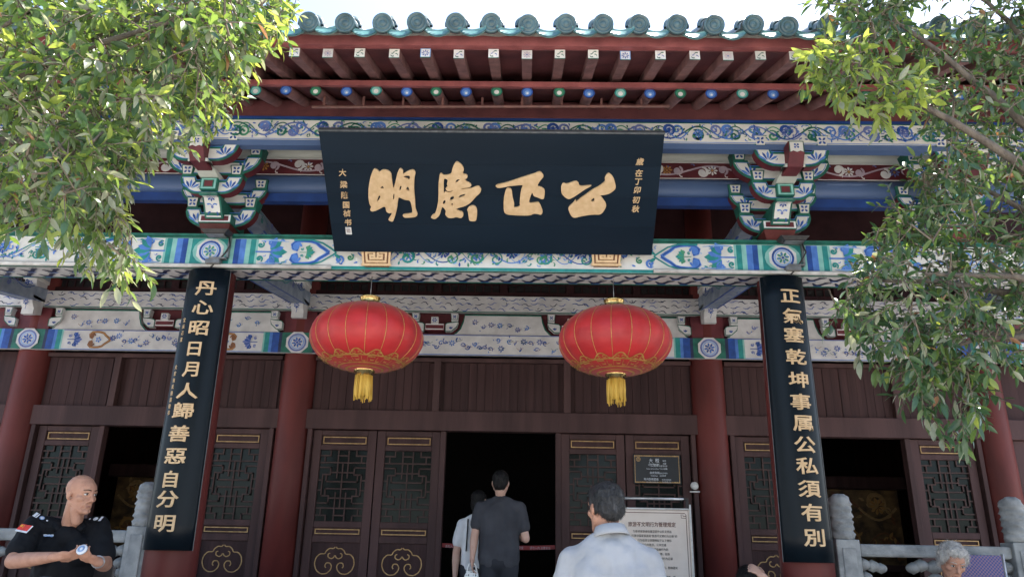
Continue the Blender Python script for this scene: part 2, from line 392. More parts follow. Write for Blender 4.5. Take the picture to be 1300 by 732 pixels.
def palmette(s, u, v, w, h, flip, ms):
    f = flip
    for i,a in enumerate((-1.15,-.7,-.3,0,.3,.7,1.15)):
        L = w*(.62 if a==0 else .5); s.leaf(u-f*.15*w, v+math.sin(a)*h*.10, L*.8, a if f>0 else math.pi-a, ms[i%2])
    for q in (1,-1):
        s.spiral(u-f*w*.12, v+q*h*.30, h*.15, -q*1.5, q*f*1.2, h*.055, ms[0]); s.spiral(u-f*w*.42, v+q*h*.24, h*.11, q*1.0, -q*f*1.1, h*.05, ms[1])
    s.ribbon([(u-f*w*.55,v),(u-f*w*.05,v)], h*.05, ms[0])
def medallion(s, u, v, r, faint=False):
    keep = (s.l0, s.k); s.l0 += .0075; s.k = 0
    s.poly([(u+r*1.12*math.cos(a+.39), v+r*1.08*math.sin(a+.39)) for a in [i*math.pi/4 for i in range(8)]], 'cream_aged')
    s.ring(u, v, r*.78, r*.17, 'p_blue' if not faint else 'p_violet'); s.ring(u, v, r*.60, r*.10, 'p_sky')
    s.flower(u, v, r*.5, 8, 'p_leaf' if not faint else 'p_blue', 'p_blue', .2)
    for i in range(4): s.comma(u+r*.2*math.cos(i*1.57), v+r*.2*math.sin(i*1.57), r*.16, i*1.57, 'p_midblue')
    s.l0, s.k = keep
def smooth_loop(L, it=1):
    for _ in range(it):
        o = []
        for i in range(len(L)):
            a, b = L[i], L[(i+1)%len(L)]
            o += [(a[0]*.8+b[0]*.2, a[1]*.8+b[1]*.2), (a[0]*.2+b[0]*.8, a[1]*.2+b[1]*.8)]
        L = o
    return L
# ================================================================== setting: court, platform, steps
structure(MB().use('paving').box(-200,200,-200,200,GROUND-.3,GROUND).build('ground'))
structure(MB().use('stone').box(-9,9,-1.55,9.5,GROUND,FLOOR).build('stone_platform', bevel=.01))
steps = structure(MB().use('stone').box(-2.3,2.3,-2.45,-1.553,GROUND,FLOOR-.50).build('stone_steps', bevel=.01))
for i,(y0,z1) in enumerate(((-2.15,FLOOR-.335),(-1.85,FLOOR-.1675))):
    MB().use('stone').box(-2.297+i*.003,2.297-i*.003,y0,-1.554,z1-.165,z1).build('step', steps, bevel=.01)

# ================================================================== the hall
HX = 6.7
hall = thing('temple_hall', 'traditional hall with red columns, painted beams and green tiled eaves', 'building', (0,0,FLOOR))
YI = 2.75
CX = (-5.59,-2.4,2.4,5.59)
BT, BB = 2.526, 2.245            # front beam top and bottom
# columns
for x in CX:
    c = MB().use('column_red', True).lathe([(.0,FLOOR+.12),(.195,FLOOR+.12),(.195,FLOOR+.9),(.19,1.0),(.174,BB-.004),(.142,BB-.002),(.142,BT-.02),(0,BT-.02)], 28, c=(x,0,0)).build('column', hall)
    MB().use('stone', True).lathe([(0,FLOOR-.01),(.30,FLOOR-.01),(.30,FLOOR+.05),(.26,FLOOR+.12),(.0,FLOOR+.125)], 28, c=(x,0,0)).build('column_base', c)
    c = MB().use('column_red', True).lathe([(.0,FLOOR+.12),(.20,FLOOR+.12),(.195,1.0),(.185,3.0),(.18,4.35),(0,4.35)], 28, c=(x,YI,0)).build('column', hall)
    MB().use('stone', True).lathe([(0,FLOOR-.01),(.30,FLOOR-.01),(.30,FLOOR+.05),(.26,FLOOR+.12),(.0,FLOOR+.125)], 28, c=(x,YI,0)).build('column_base', c)

# ---- front beam with painted face and soffit
fb = MB().use('cream').box(-HX,HX,-.16,.15,BB,BT).build('front_beam', hall, bevel=.006)
MB().use('p_green').box(-HX,HX,-.175,.17,BT+.001,BT+.022).build('beam_cap', fb)
p = Paint((0,-.16,0),(1,0,0),(0,0,1),(0,-1,0))
p.rect(-HX,HX,BB,BB+.030,'p_teal'); p.rect(-HX,HX,BT-.016,BT,'p_green')
v0, v1 = BB+.032, BT-.018; vm = (v0+v1)/2; h = v1-v0
for x in CX:
    for f in (1,-1):
        u = x
        for (a,b,m) in ((.02,.165,'p_teal'),(.165,.20,'p_mint'),(.20,.245,'p_blue'),(.245,.295,'p_midblue'),(.295,.335,'p_mint'),(.335,.38,'p_teal'),(.38,.40,'p_mint')):
            p.rect(min(u+f*a,u+f*b), max(u+f*a,u+f*b), v0, v1, m)
        palmette(p, x+f*.55, vm, .30, h*1.15, f, ('p_midblue','p_teal')); 
        p.comma(x+f*.60, vm+h*.40, h*.09, .3, 'p_midblue', f); p.comma(x+f*.60, vm-h*.40, h*.09, .3, 'p_leaf', -f)
        ruyi(p, x+f*.84, vm, .30, h*.98, f, ('p_midblue','p_blue')); ruyi(p, x+f*.90, vm, .30, h*1.02, f, ('p_teal','p_mint')) if False else None
        p.ribbon([(x+f*.70,vm+h*.47),(x+f*.86,vm+h*.48),(x+f*.95,vm+h*.36),(x+f*1.03,vm+h*.13),(x+f*1.07,vm)], .014, 'p_teal')
        p.ribbon([(x+f*.70,vm-h*.47),(x+f*.86,vm-h*.48),(x+f*.95,vm-h*.36),(x+f*1.03,vm-h*.13),(x+f*1.07,vm)], .014, 'p_teal')
        palmette(p, x+f*.84, vm, .15, h*.55, f, ('p_leaf','p_teal'))
        for t_ in range(11):
            uu = .44+t_*.075; q_ = (1,-1)[t_%2]; m_ = ('p_midblue','p_leaf','p_teal','p_sky','p_blue')[t_%5]
            if not .70 < uu < 1.0: p.comma(x+f*uu, vm+q_*h*.36, h*.085, t_*1.3, m_, q_*f); p.leaf(x+f*(uu+.03), vm-q_*h*.40, h*.17, (.3 if f>0 else 2.8)*q_, m_); p.comma(x+f*(uu+.02), vm-q_*h*.12, h*.06, t_*2.1, m_, -q_)
        p.ribbon([(x+f*.42,vm+h*.43),(x+f*.52,vm+h*.46),(x+f*.66,vm+h*.40)], [.004,.016,.003], 'p_sky'); p.ribbon([(x+f*.42,vm-h*.43),(x+f*.52,vm-h*.46),(x+f*.66,vm-h*.40)], [.004,.016,.003], 'p_sky')
        for q in (1,-1):
            p.spiral(x+f*1.10, vm+q*h*.27, h*.17, q*1.2, -q*f*1.2, .016, 'p_midblue'); p.leaf(x+f*1.05, vm+q*h*.05, h*.3, q*.6 if f>0 else math.pi-q*.6, 'p_teal')
            p.spiral(x+f*1.19, vm+q*h*.18, h*.13, -q*1.4, q*f*1.2, .012, 'p_leaf')
    p.poly([(x+.15*math.cos(a)*1.0, vm+h*.52*math.sin(a)) for a in [i*math.pi/8 for i in range(16)]], 'p_mint')
    medallion(p, x, vm, h*.47)
for a,b in ((-4.35,-3.65),(-1.15,1.15),(3.65,4.35)):
    p.vine(a, b, v0+.01, v1-.005, .30, ['p_midblue','p_teal','p_blue','p_leaf'], int(a*10)+60, ['p_blue','p_midblue'], .010)
    p.vine(a+.15, b-.1, v0+.01, v1-.03, .19, ['p_midblue','p_teal','p_sky','p_leaf'], int(a*10)+61, None, .007)
p.build('painted_scrollwork', fb, normals=False)
p = Paint((0,0,BB),(1,0,0),(0,1,0),(0,0,-1))
p.rect(-HX,HX,-.155,-.125,'p_green'); p.rect(-HX,HX,-.118,.14,'cream_aged'); p.rect(-HX,HX,.115,.145,'p_green')
u = -HX
while u < HX:
    for row in range(2):
        vv = -.062+row*.115; uu = u+(.09 if row%2 else 0)
        p.ribbon([(uu,vv-.022),(uu+.035,vv+.026),(uu+.075,vv+.030),(uu+.11,vv-.018),(uu+.155,vv-.026)], [.012,.032,.036,.034,.010], 'p_navy')
        p.ribbon([(uu+.03,vv+.048),(uu+.10,vv+.050)], .012, 'p_midblue'); p.ribbon([(uu+.09,vv-.045),(uu+.16,vv-.046)], .010, 'p_navy')
    u += .19
p.build('painted_soffit', fb, normals=False)

# ---- planes above the beam: wall plate, beams in the three bracket planes
z = lambda y, Y, px=960: zc(y, Y, px)
def logbeam(name, Y, z0, z1, mt, depth=.10):
    zm = (z0+z1)/2; hh = (z1-z0)/2; prof = []
    for i in range(9): a = -math.pi/2+math.pi*i/8; prof.append((-.045*math.cos(a), hh*math.sin(a)))
    b = MB().use(mt, True)
    pts = [(Y+py, zm+pz) for py,pz in prof]+[(Y+depth,z1),(Y+depth,z0)]
    n = len(pts); vs = [(s_,y_,z_) for s_ in (-HX,HX) for y_,z_ in pts]
    b.add(vs, [(i,(i+1)%n,n+(i+1)%n,n+i) for i in range(n)]+[tuple(range(n)), tuple(range(2*n-1,n-1,-1))])
    return b.build(name, hall)
zb0, zb1 = z(250,-.02), z(229,-.02)
logbeam('blue_beam', -.02, zb0, zb1, 'beam_blue')
MB().use('beam_deepblue').box(-HX,HX,.0,.07,z(262,0),zb0-.002).build('under_beam', hall)
zm0, zm1 = zb1+.003, z(207,-.03)
mb_ = MB().use('p_maroon').box(-HX,HX,-.03,.06,zm0,zm1).build('maroon_band', hall)
p = Paint((0,-.03,0),(1,0,0),(0,0,1),(0,-1,0)); hh = zm1-zm0
p.rect(-HX,HX,zm1-.008,zm1,'p_white'); p.rect(-HX,HX,zm0,zm0+.008,'p_white')
u = -5.9; i = 0
while u < 5.9:
    vm_ = (zm0+zm1)/2; s_ = 1 if i%2 else -1
    p.ribbon([(u+.40*t/12, vm_+s_*hh*.27*math.sin(math.pi*t/12)) for t in range(13)], .016, 'p_rose')
    p.spiral(u+.12, vm_-s_*hh*.10, hh*.30, s_*1.6, -s_*1.25, .024, 'p_white'); p.spiral(u+.30, vm_+s_*hh*.02, hh*.26, -s_*1.2, s_*1.25, .022, 'p_rose')
    for q in range(4): p.comma(u+.10*q+.03, vm_+(-1)**q*hh*.28, hh*.12, q*1.7, 'p_white' if q%2 else 'p_violet', (-1)**q)
    p.flower(u+.205, vm_, hh*.30, 8, ('p_ochre','p_white','p_violet')[i%3], 'p_ochre')
    u += .40; i += 1
p.build('painted_scrollwork', mb_, normals=False)
logbeam('cream_beam', -.05, zm1+.003, z(190,-.05), 'cream_rib', .11)
MB().use('board_red').box(-HX,HX,.03,.12,z(190,-.05)+.002,z(190,-.05)+.55).build('upper_wall_board', hall)
# plane -.30: a deep blue tie, plane -.58: the frieze under the eave purlin
MB().use('beam_deepblue').box(-HX,HX,-.34,-.26,z(189,-.34),z(176,-.34)).build('bracket_tie', hall, bevel=.004)
YF = -.63
zf0, zf1 = zc(179,YF), zc(154,YF)
fr = MB().use('cream').box(-HX,HX,YF,-.53,zf0,zf1).build('eave_frieze', hall, bevel=.004)
MB().use('beam_deepblue').box(-HX,HX,YF-.012,-.52,zf1+.001,zf1+.022).build('frieze_strip', fr)
MB().use('beam_blue').box(-HX,HX,YF+.012,-.54,zf0-.052,zf0-.001).build('frieze_strip', fr)
MB().use('board_red').box(-HX,HX,-.62,-.5,zf1+.022,zf1+.20).build('eave_purlin', hall, bevel=.02)
p = Paint((0,YF,0),(1,0,0),(0,0,1),(0,-1,0))
p.rect(-HX,HX,zf1-.008,zf1,'p_green'); p.rect(-HX,HX,zf0,zf0+.006,'p_midblue')
p.vine(-5.8,5.8,zf0+.012,zf1-.012,.235,['p_midblue','p_violet','p_blue','p_green'],5,['p_violet','p_midblue'],.013)
p.vine(-5.7,5.9,zf0+.012,zf1-.012,.155,['p_violet','p_green','p_midblue','p_leaf'],6,None,.010)
p.build('painted_scrollwork', fr, normals=False)

# ---- bracket sets (dougong)
def bracket_set(cx, first=[None]):
    if first[0] is not None:
        o = copy_tree(first[0], hall, Vector((cx,0,-FLOOR))); return
    X0 = 0.0
    def z9(y,Y): return zc(y,Y,985)
    # base block
    b0, b1, b2 = BT+.022, z9(291,-.17), z9(280,-.17)
    b = MB().use('column_red').frustum((0,-.02),.105,.11,.135,.15,b0,b1).use('p_green').box(-.142,.142,-.178,.14,b1,b2)
    P_ = Paint((0,-.178,0),(1,0,0),(0,0,1),(0,-1,0)); P_.mats = b.mats; 
    o = b.build('bracket_set', hall, bevel=.004, loc=(0,0,0)); o.location = (cx,0,-FLOOR)
    def sub(mbx, name, bevel=0, normals=True):
        me = mbx.mesh(name)
        if normals:
            import bmesh
            bm = bmesh.new(); bm.from_mesh(me); bmesh.ops.recalc_face_normals(bm, faces=bm.faces); bm.to_mesh(me); bm.free()
        q = bpy.data.objects.new(name, me); COL.objects.link(q); q.parent = o
        if bevel: md = q.modifiers.new('bevel','BEVEL'); md.width = bevel; md.segments = 1; md.limit_method='ANGLE'
        return q
    pp = Paint((0,-.178,0),(1,0,0),(0,0,1),(0,-1,0))
    pp.rect(-.135,.135,b1+.008,b2-.008,'p_white'); pp.rect(-.118,.118,b1+.018,b2-.016,'p_maroon'); sub(pp,'block_paint',normals=False)
    def arm(Y, hw, yb, yt, blocks=True, mid=True):
        zb, zt = z9(yb,Y), z9(yt,Y); H_ = zt-zb; za = zb+H_*.60; bw = .062; fy = Y-.055
        half = [(hw,za)]+[(hw*.42+hw*.58*math.cos(a), za-(za-zb)*math.sin(a)) for a in [math.pi/2*i/8 for i in range(1,9)]]
        out = half+[(-x,q) for x,q in reversed(half)]+[(-hw+2*bw*.9,za),(-hw+2*bw,za-.3*(za-zb)),(hw-2*bw,za-.3*(za-zb)),(hw-2*bw*.9,za)]
        sub(MB().use('p_maroon').prism([out], lambda u,v,d: (u,d,v), fy, fy+.10), 'bracket_arm', .003)
        pn = Paint((0,fy,0),(1,0,0),(0,0,1),(0,-1,0)); inn = []
        cxm, czm = 0, (za+zb)/2
        pn.poly(out, 'cream'); pn.ribbon(out[:], .024, 'p_green', True); pn.ribbon([(x*.955, q+.010 if q < za-.01 else q-.010) for x,q in out], .006, 'p_midblue', True)
        for s_ in (1,-1):
            c0 = (s_*hw*.66, zb+(za-zb)*.22)
            for i in range(5): a = math.pi/2+(i-2)*.5; pn.petal(c0[0]+.012*math.cos(a), c0[1]+.012*math.sin(a), (za-zb)*.50, .020, a, 'p_blue' if i%2 else 'p_midblue')
            pn.comma(c0[0]-s_*.06, c0[1]+.02, .014, .5, 'p_violet', s_)
        sub(pn, 'arm_paint', normals=False)
        # red/green painted undersides show as an edge strip
        for s_ in (1,-1):
            xb = s_*(hw-bw*.75)
            sub(MB().use('p_green').frustum((xb,Y),.045,.055,.060,.072,za+.002,zt), 'bearing_block', .004)
            y_ = Y-.066; pb = Paint((xb,y_-.008,(za+zt)/2),(1,0,0),(0,-.12,1),(0,-1,0)); hb = (zt-za)/2
            pb.poly([(-.034,-hb*.72),(.034,-hb*.72),(.045,hb*.72),(-.045,hb*.72)],'cream')
            for i in range(4): a = math.pi/4+i*math.pi/2; pb.petal(.005*math.cos(a),.005*math.sin(a),hb*.62,.020,a,'p_blue')
            sub(pb, 'block_paint', normals=False)
    arm(-.02, .300, 298, 262); arm(-.02, .370, 270, 239)
    arm(-.30, .255, 256, 221); arm(-.30, .395, 232, 195)
    arm(-.56, .295, 214, 177)
    # tongues stepping forward
    def tongue(pts, w, mt, mside, paint):
        out = [(y_,z_) for y_,z_ in pts]
        sub(MB().use(mside).prism([out], lambda u,v,d: (d,u,v), -w, w), 'bracket_tongue', .003)
    zt0, zt1 = z9(287,-.16), z9(252,-.36)
    path = [(-.19,zt0),(-.225,zt0+.035),(-.262,zt0+.09),(-.315,zt0+.145),(-.37,zt1-.03),(-.38,zt1)]
    tongue(path+[(.05,zt1),(.05,zt0)], .078, 'p_green', 'p_green', True)
    pn = MB()
    class Bend(Paint): pass
    bt = Bend((0,0,0),(1,0,0),(0,0,1),(0,-1,0)); Ls = [0]
    for a,b_ in zip(path,path[1:]): Ls.append(Ls[-1]+math.hypot(b_[0]-a[0],b_[1]-a[1]))
    def bend(u,v,l):
        v = max(0,min(Ls[-1]-1e-6,v))
        for i in range(len(Ls)-1):
            if v <= Ls[i+1]:
                t = (v-Ls[i])/(Ls[i+1]-Ls[i]); a, b_ = path[i], path[i+1]; dy, dz = b_[0]-a[0], b_[1]-a[1]; L = math.hypot(dy,dz)
                return Vector((u, a[0]+dy*t-dz/L*l, a[1]+dz*t+dy/L*l))
    bt.bend = bend; T = Ls[-1]
    for i in range(6): bt.rect(-.062,.062,.012+i*(T-.02)/6,.012+(i+1)*(T-.02)/6,'cream')
    bt.k = 7; bt.flower(0,T*.68,.040,8,'p_blue','p_midblue')
    for q in (1,-1): bt.comma(q*.022,T*.38,.024,1.57-q*.9,'p_midblue',q); bt.comma(q*.025,T*.14,.02,1.2,'p_blue',-q)
    bt.disc(0,T*.36,.012,'p_violet',8); sub(bt,'tongue_paint',normals=False)
    s0, s1 = z9(249,-.38), z9(234,-.38)
    sub(MB().use('p_green').box(-.072,.072,-.40,-.2,s0,s1), 'bracket_socket', .004)
    ps = Paint((0,-.40,0),(1,0,0),(0,0,1),(0,-1,0)); ps.rect(-.062,.062,s0+.008,s1-.008,'p_mint'); ps.rect(-.045,.045,s0+.02,s1-.02,'p_green'); ps.rect(-.035,.035,s0+.028,s1-.028,'p_maroon'); sub(ps,'block_paint',normals=False)
    u0, u1 = z9(231,-.42), z9(212,-.62)
    tongue([(-.42,u0),(-.50,u0+.02),(-.58,u0+.055),(-.66,u1-.02),(-.665,u1+.01),(-.3,u1+.01),(-.3,u0)], .080, 'cream', 'cream_rib', False)
    k0, k1 = z9(212,-.66), z9(181,-.70)
    sub(MB().use('p_maroon').prism([[(-.665,k0),(-.73,k1-.10),(-.73,k1),(-.5,k1),(-.5,k0)]], lambda u,v,d: (d,u,v), -.062, .062), 'beam_nose', .004)
    pk = Paint((0,-.73,0),(1,0,0),(0,0,1),(0,-1,0)); pk.poly([(-.055,k1-.10),(-.028,k1-.088),(0,k1-.10),(.028,k1-.088),(.055,k1-.10),(.055,k1-.006),(-.055,k1-.006)],'cream'); pk.flower(0,k1-.045,.026,4,'p_blue','p_violet',.78)
    pk.ribbon([(-.055,k1-.1),(-.055,k1-.006),(.055,k1-.006),(.055,k1-.1)],.008,'p_green'); sub(pk,'block_paint',normals=False)
    first[0] = o
for x in (-2.4,2.4,-.8,.8,-3.85,3.85,-5.59,5.59): bracket_set(x)

# ---- eaves: round rafters, flying rafters, boards, fascias
SP = .233; NR = 27
YR, YFL = -1.10, -1.62
zr = zc(117,YR); SL = .42
def rz(Y): return zr+(Y-YR)*SL
ca = math.cos(math.atan(SL))
proto = None
for i in range(-NR, NR+1):
    x = .03+i*SP
    if proto is None:
        b = MB().use('rafter_red', True).tube([(0,YR,rz(YR)),(0,-.3,rz(-.3)),(0,2.6,rz(2.6))], .043, 14, cap=False)
        me = b.mesh('rafter', Vector((0,0,0))); proto = me
        ends = []
        for kk,(c1,c2,c3) in enumerate((('p_blue','p_midblue','p_sky'),('p_green','p_leaf','p_white'),('p_blue','p_sky','p_white'),('p_teal','p_mint','p_white'))):
            pe = Paint((0,YR,rz(YR)),(1,0,0),(0,-SL*0,1),(0,-1,0),.0005)
            pe.disc(0,0,.0445,c1,18); pe.disc(0,-.002,.034,c2,16); pe.disc(0,-.008,.019,c3,14); pe.disc(.002,-.012,.009,'p_white',10)
            ends.append(pe.mesh('rafter_end'))
    o = bpy.data.objects.new('rafter', proto); COL.objects.link(o); o.parent = hall; o.location = (x+rng.uniform(-.008,.008),rng.uniform(-.008,.008),-FLOOR+rng.uniform(-.003,.003))
    e = bpy.data.objects.new('rafter_end', ends[(0 if i%2 else (1 if i%4 else 3)) if i%6 else 2 if i%2 else 1]); COL.objects.link(e); e.parent = o
MB().use('board_red').add([(-HX,YR+.02,rz(YR+.02)+.046),(HX,YR+.02,rz(YR+.02)+.046),(HX,2.9,rz(2.9)+.046),(-HX,2.9,rz(2.9)+.046),
   (-HX,YR+.02,rz(YR+.02)+.07),(HX,YR+.02,rz(YR+.02)+.07),(HX,2.9,rz(2.9)+.07),(-HX,2.9,rz(2.9)+.07)],[(0,1,2,3),(4,7,6,5),(0,4,5,1),(2,6,7,3),(1,5,6,2),(0,3,7,4)]) if False else None
def slab(mt, name, Y0, zb0_, Y1, zb1_, th, parent=hall, hx=HX):
    b = MB().use(mt); pts = [(Y0,zb0_),(Y1,zb1_),(Y1,zb1_+th),(Y0,zb0_+th)]
    b.prism([pts], lambda u,v,d: (d,u,v), -hx, hx); return b.build(name, parent)
slab('board_red','eave_board', YR-.005, rz(YR)+.046, 2.9, rz(2.9)+.046, .02)
slab('eave_red','lower_fascia', YR-.035, zc(110,YR-.035), YR+.012, zc(110,YR-.035)+.012, .045)
fz0, fz1 = zc(75,YFL), zc(63.5,YFL)     # flying rafter end
zbk = zc(103,-1.05)
fs = (zbk-fz0)/(-1.05-YFL)
proto = None; ends = []
fh = fz1-fz0; fw = .036
for i in range(-NR, NR+1):
    x = .015+i*SP
    if proto is None:
        b = MB().use('rafter_red'); Yb = -.55
        b.prism([[(YFL,fz0),(Yb,fz0+fs*(Yb-YFL)),(Yb,fz1+fs*(Yb-YFL)),(YFL,fz1)]], lambda u,v,d: (d,u,v), -fw, fw)
        import bmesh
        proto = b.mesh('flying_rafter'); bm = bmesh.new(); bm.from_mesh(proto); bmesh.ops.recalc_face_normals(bm, faces=bm.faces); bm.to_mesh(proto); bm.free()
        for kk,(c1,c2,c3) in enumerate((('p_white','p_green','p_violet'),('p_sky','p_white','p_violet'),('cream','p_mint','p_green'),('cream_aged','p_violet','p_rose'))):
            pe = Paint((0,YFL,(fz0+fz1)/2),(1,0,0),(0,0,1),(0,-1,0),.0006)
            pe.rect(-fw,fw,-fh/2,fh/2,c1); pe.rect(-fw+.006,fw-.006,-fh/2+.007,fh/2-.005,c2 if kk in (1,) else c1)
            if kk%2: pe.flower(0,0,.028,8,c3,c2)
            else:
                for q in (1,-1): pe.comma(q*.012,q*.010,.014,q*.8,c2 if kk==0 else c3,q); pe.comma(q*.014,-q*.012,.012,q*2.0,c3,-q)
            pe.rect(-fw,fw,-fh/2,-fh/2+.006,'p_green'); ends.append(pe.mesh('rafter_end'))
    o = bpy.data.objects.new('flying_rafter', proto); COL.objects.link(o); o.parent = hall; o.location = (x+rng.uniform(-.008,.008),rng.uniform(-.010,.004),-FLOOR)
    e = bpy.data.objects.new('rafter_end', ends[(i*7+i//3)%4]); COL.objects.link(e); e.parent = o
slab('board_red','flying_board', YFL+.005, fz1+.001, -.5, fz1+.001+fs*(1.12), .02)
# roof: upper fascia, deck, tiles
zt_ = zc(45,YFL-.03)
roof = slab('board_red','roof', YFL+.06, zt_-.05, 4.2, zt_-.05+(4.2-YFL)*.49, .04)
slab('board_red','roof_back', 4.2, zt_-.05+(4.2-YFL)*.49, 9.6, zt_-.2, .10)
slab('eave_red','upper_fascia', YFL-.045, fz1+.002, YFL+.02, fz1+.010, zt_-fz1)
TS = .252; YT = -1.80
zt0_ = zc(30,YT)                       # centre of the round tile ends
tsl = .50
endm = covm = dripm = None
NT = 26
for i in range(-NT, NT+1):
    x = .014+(i)*TS
    if endm is None:
        # round end tile: disc with raised rings, tilted back a little
        M = Matrix.Translation((0,YT,zt0_)) @ Euler((R(90+14),0,0)).to_matrix().to_4x4()
        b = MB().use('tile', True).lathe([(0,.010),(.014,.012),(.018,.004),(.030,.004),(.034,.012),(.040,.012),(.044,.004),(.054,.004),(.058,.014),(.069,.012),(.071,0),(.071,-.02),(0,-.02)], 24, M)
        endm = b.mesh('tile_end')
        b = MB().use('tile', True); n = 12; vs = []; fs_ = []
        L = [(0,.0),(.35,0.0),(.36,.006),(.75,.006),(.76,.0),(6.0,.0)]
        for j,(d,e) in enumerate(L):
            for k in range(n+1):
                a = math.pi*k/n-.12*(1-2*k/n); rr = .070+e
                vs.append((rr*math.cos(a), YT+.02+d*math.cos(math.atan(tsl)), zt0_+d*math.sin(math.atan(tsl))+rr*math.sin(a)))
        for j in range(len(L)-1):
            for k in range(n): fs_.append((j*(n+1)+k, j*(n+1)+k+1, (j+1)*(n+1)+k+1, (j+1)*(n+1)+k))
        b.add(vs, fs_); 
        # collar tile standing just behind the end cap
        b.lathe([(.066,-.012),(.088,-.006),(.088,.012),(.066,.012)], 16, Matrix.Translation((0,YT+.10,zt0_+.055)) @ Euler((R(90-10),0,0)).to_matrix().to_4x4(), a0=-.15, a1=math.pi+.15)
        covm = b.mesh('cover_tile')
        # drip tile: a shallow crescent hanging between two end tiles
        b = MB().use('tile_rim', True); up = []; lo = []
        for k in range(13):
            t = -1+2*k/12; xx = t*.098
            up.append((xx, -.012+.040*t*t)); lo.append((xx, -.060+.052*t*t))
        b.prism([smooth_loop(up+lo[::-1],0)], lambda u,v,d: (u+TS/2, YT+.015+d, zt0_-.012+v-.02), 0, .016)
        b.use('tile'); vs=[]; fs_=[]
        for d in (0, 5.6):
            for k in range(9):
                t = -1+2*k/8; vs.append((TS/2+t*.12, YT+.03+d*.894, zt0_-.050+.045*t*t+d*.447-.0))
        for k in range(8): fs_.append((k,k+1,9+k+1,9+k))
        b.add(vs, fs_); dripm = b.mesh('drip_tile')
    for nm, me in (('cover_tile',covm),('drip_tile',dripm)):
        o = bpy.data.objects.new(nm, me); COL.objects.link(o); o.parent = roof; o.location = (x+rng.uniform(-.012,.012),rng.uniform(-.014,.010),-FLOOR+rng.uniform(-.007,.006))
    o2 = bpy.data.objects.new('tile_end', endm); COL.objects.link(o2); o2.parent = roof; o2.location = (x+rng.uniform(-.010,.010),rng.uniform(-.012,.006),-FLOOR+rng.uniform(-.007,.007))
# mortar bed between tiles and fascia
b = MB().use('mortar'); pts = []
n = 240; up = []; 
for k in range(n+1):
    x = -HX+2*HX*k/n; ph = ((x-.014)/TS)%1.0
    up.append((x, zt_-.002+.030*abs(math.cos(math.pi*ph))**1.5-.012*math.sin(x*3.1)**2+rng.uniform(-.004,.004)))
lo = [(-HX+2*HX*k/n, zt_-.02-rng.uniform(0,.012)) for k in range(n+1)]
vs = [(x,YFL-.052,z_) for x,z_ in up]+[(x,YFL-.052,z_) for x,z_ in lo]+[(x,YFL+.01,z_) for x,z_ in up]
b.add(vs, [(k,k+1,n+1+k+1,n+1+k) for k in range(n)]+[(k,k+1,2*n+2+k+1,2*n+2+k) for k in range(n)])
b.build('mortar_bed', roof)
# ridge and end walls close the body of the hall
MB().use('tile').box(-HX,HX,4.05,4.35,zt_+2.6,zt_+3.3).build('ridge', roof, bevel=.03)
for s_ in (1,-1):
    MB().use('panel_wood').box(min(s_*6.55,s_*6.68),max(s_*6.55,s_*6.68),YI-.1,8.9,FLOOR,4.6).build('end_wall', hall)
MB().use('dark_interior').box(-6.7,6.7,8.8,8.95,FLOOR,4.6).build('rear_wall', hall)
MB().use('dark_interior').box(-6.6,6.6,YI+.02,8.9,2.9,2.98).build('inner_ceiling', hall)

# ---- inner facade (plane of the back columns)
YP = 2.62; YB = 2.53
zi = lambda y, Y: zc(y, Y, 640)
L0, L1 = zi(451,YB), zi(425.5,YB)      # lower painted beam
U0, U1 = zi(396,YB), zi(375,YB)        # upper painted beam
lb = MB().use('cream_aged').box(-HX,HX,YB,YB+.06,L0,L1).build('inner_lower_beam', hall, bevel=.004)
p = Paint((0,YB,0),(1,0,0),(0,0,1),(0,-1,0)); vm = (L0+L1)/2; h = L1-L0
p.rect(-HX,HX,L0,L0+.008,'p_midblue'); p.rect(-HX,HX,L1-.010,L1,'p_violet')
def spot_flowers(p, u0, u1, v0, v1, seed, dens=.11, ms=('p_blue','p_violet','p_midblue')):
    rg = random.Random(seed); n = int((u1-u0)/dens); hh = v1-v0
    for i in range(n):
        u = u0+(i+rg.uniform(.2,.8))*dens; v = v0+hh*rg.uniform(.25,.75); k = rg.random()
        if k < .35: p.flower(u, v, hh*.16, 7, rg.choice(ms), None, rg.random())
        elif k < .7: p.spiral(u, v, hh*.14, rg.uniform(0,6), rg.choice((-1,1))*.9, .010, rg.choice(ms), 9)
        else: p.comma(u, v, hh*.12, rg.uniform(0,6), rg.choice(ms), rg.choice((-1,1)))
        p.ribbon([(u-.03,v+.01),(u-.008,v-.012),(u+.02,v-.006),(u+.05,v+.012)], .004, rg.choice(('p_violet','p_green','p_brown')))
        p.leaf(u+rg.uniform(-.05,.05), v+rg.uniform(-.2,.2)*hh, hh*.12, rg.uniform(0,6), rg.choice(ms))
for x in CX:
    for f in (1,-1):
        for a,b_,m in ((.0,.185,'p_green'),(.185,.22,'p_navy'),(.22,.30,'p_blue'),(.30,.335,'p_midblue'),(.335,.39,'p_teal'),(.39,.41,'p_mint')):
            p.rect(min(x+f*a,x+f*b_),max(x+f*a,x+f*b_),L0,L1,m)
        palmette(p, x+f*.58, vm, .2, h*.8, f, ('p_blue','p_violet'))
        ruyi(p, x+f*.85, vm, .24, h*.85, f, ('p_brown','p_ochre')); p.flower(x+f*.84, vm, h*.15, 5, 'p_midblue')
    medallion(p, x, vm, h*.52, True)
for a,b_ in ((-4.6,-3.4),(-1.4,1.4),(3.4,4.6)): spot_flowers(p, a, b_, L0, L1, int(a*7)+50, .065)
p.build('painted_flowers', lb, normals=False)
ub = MB().use('cream_aged').box(-HX,HX,YB+.03,YB+.09,U0,U1).build('inner_upper_beam', hall, bevel=.004)
p = Paint((0,YB+.03,0),(1,0,0),(0,0,1),(0,-1,0)); rg = random.Random(3)
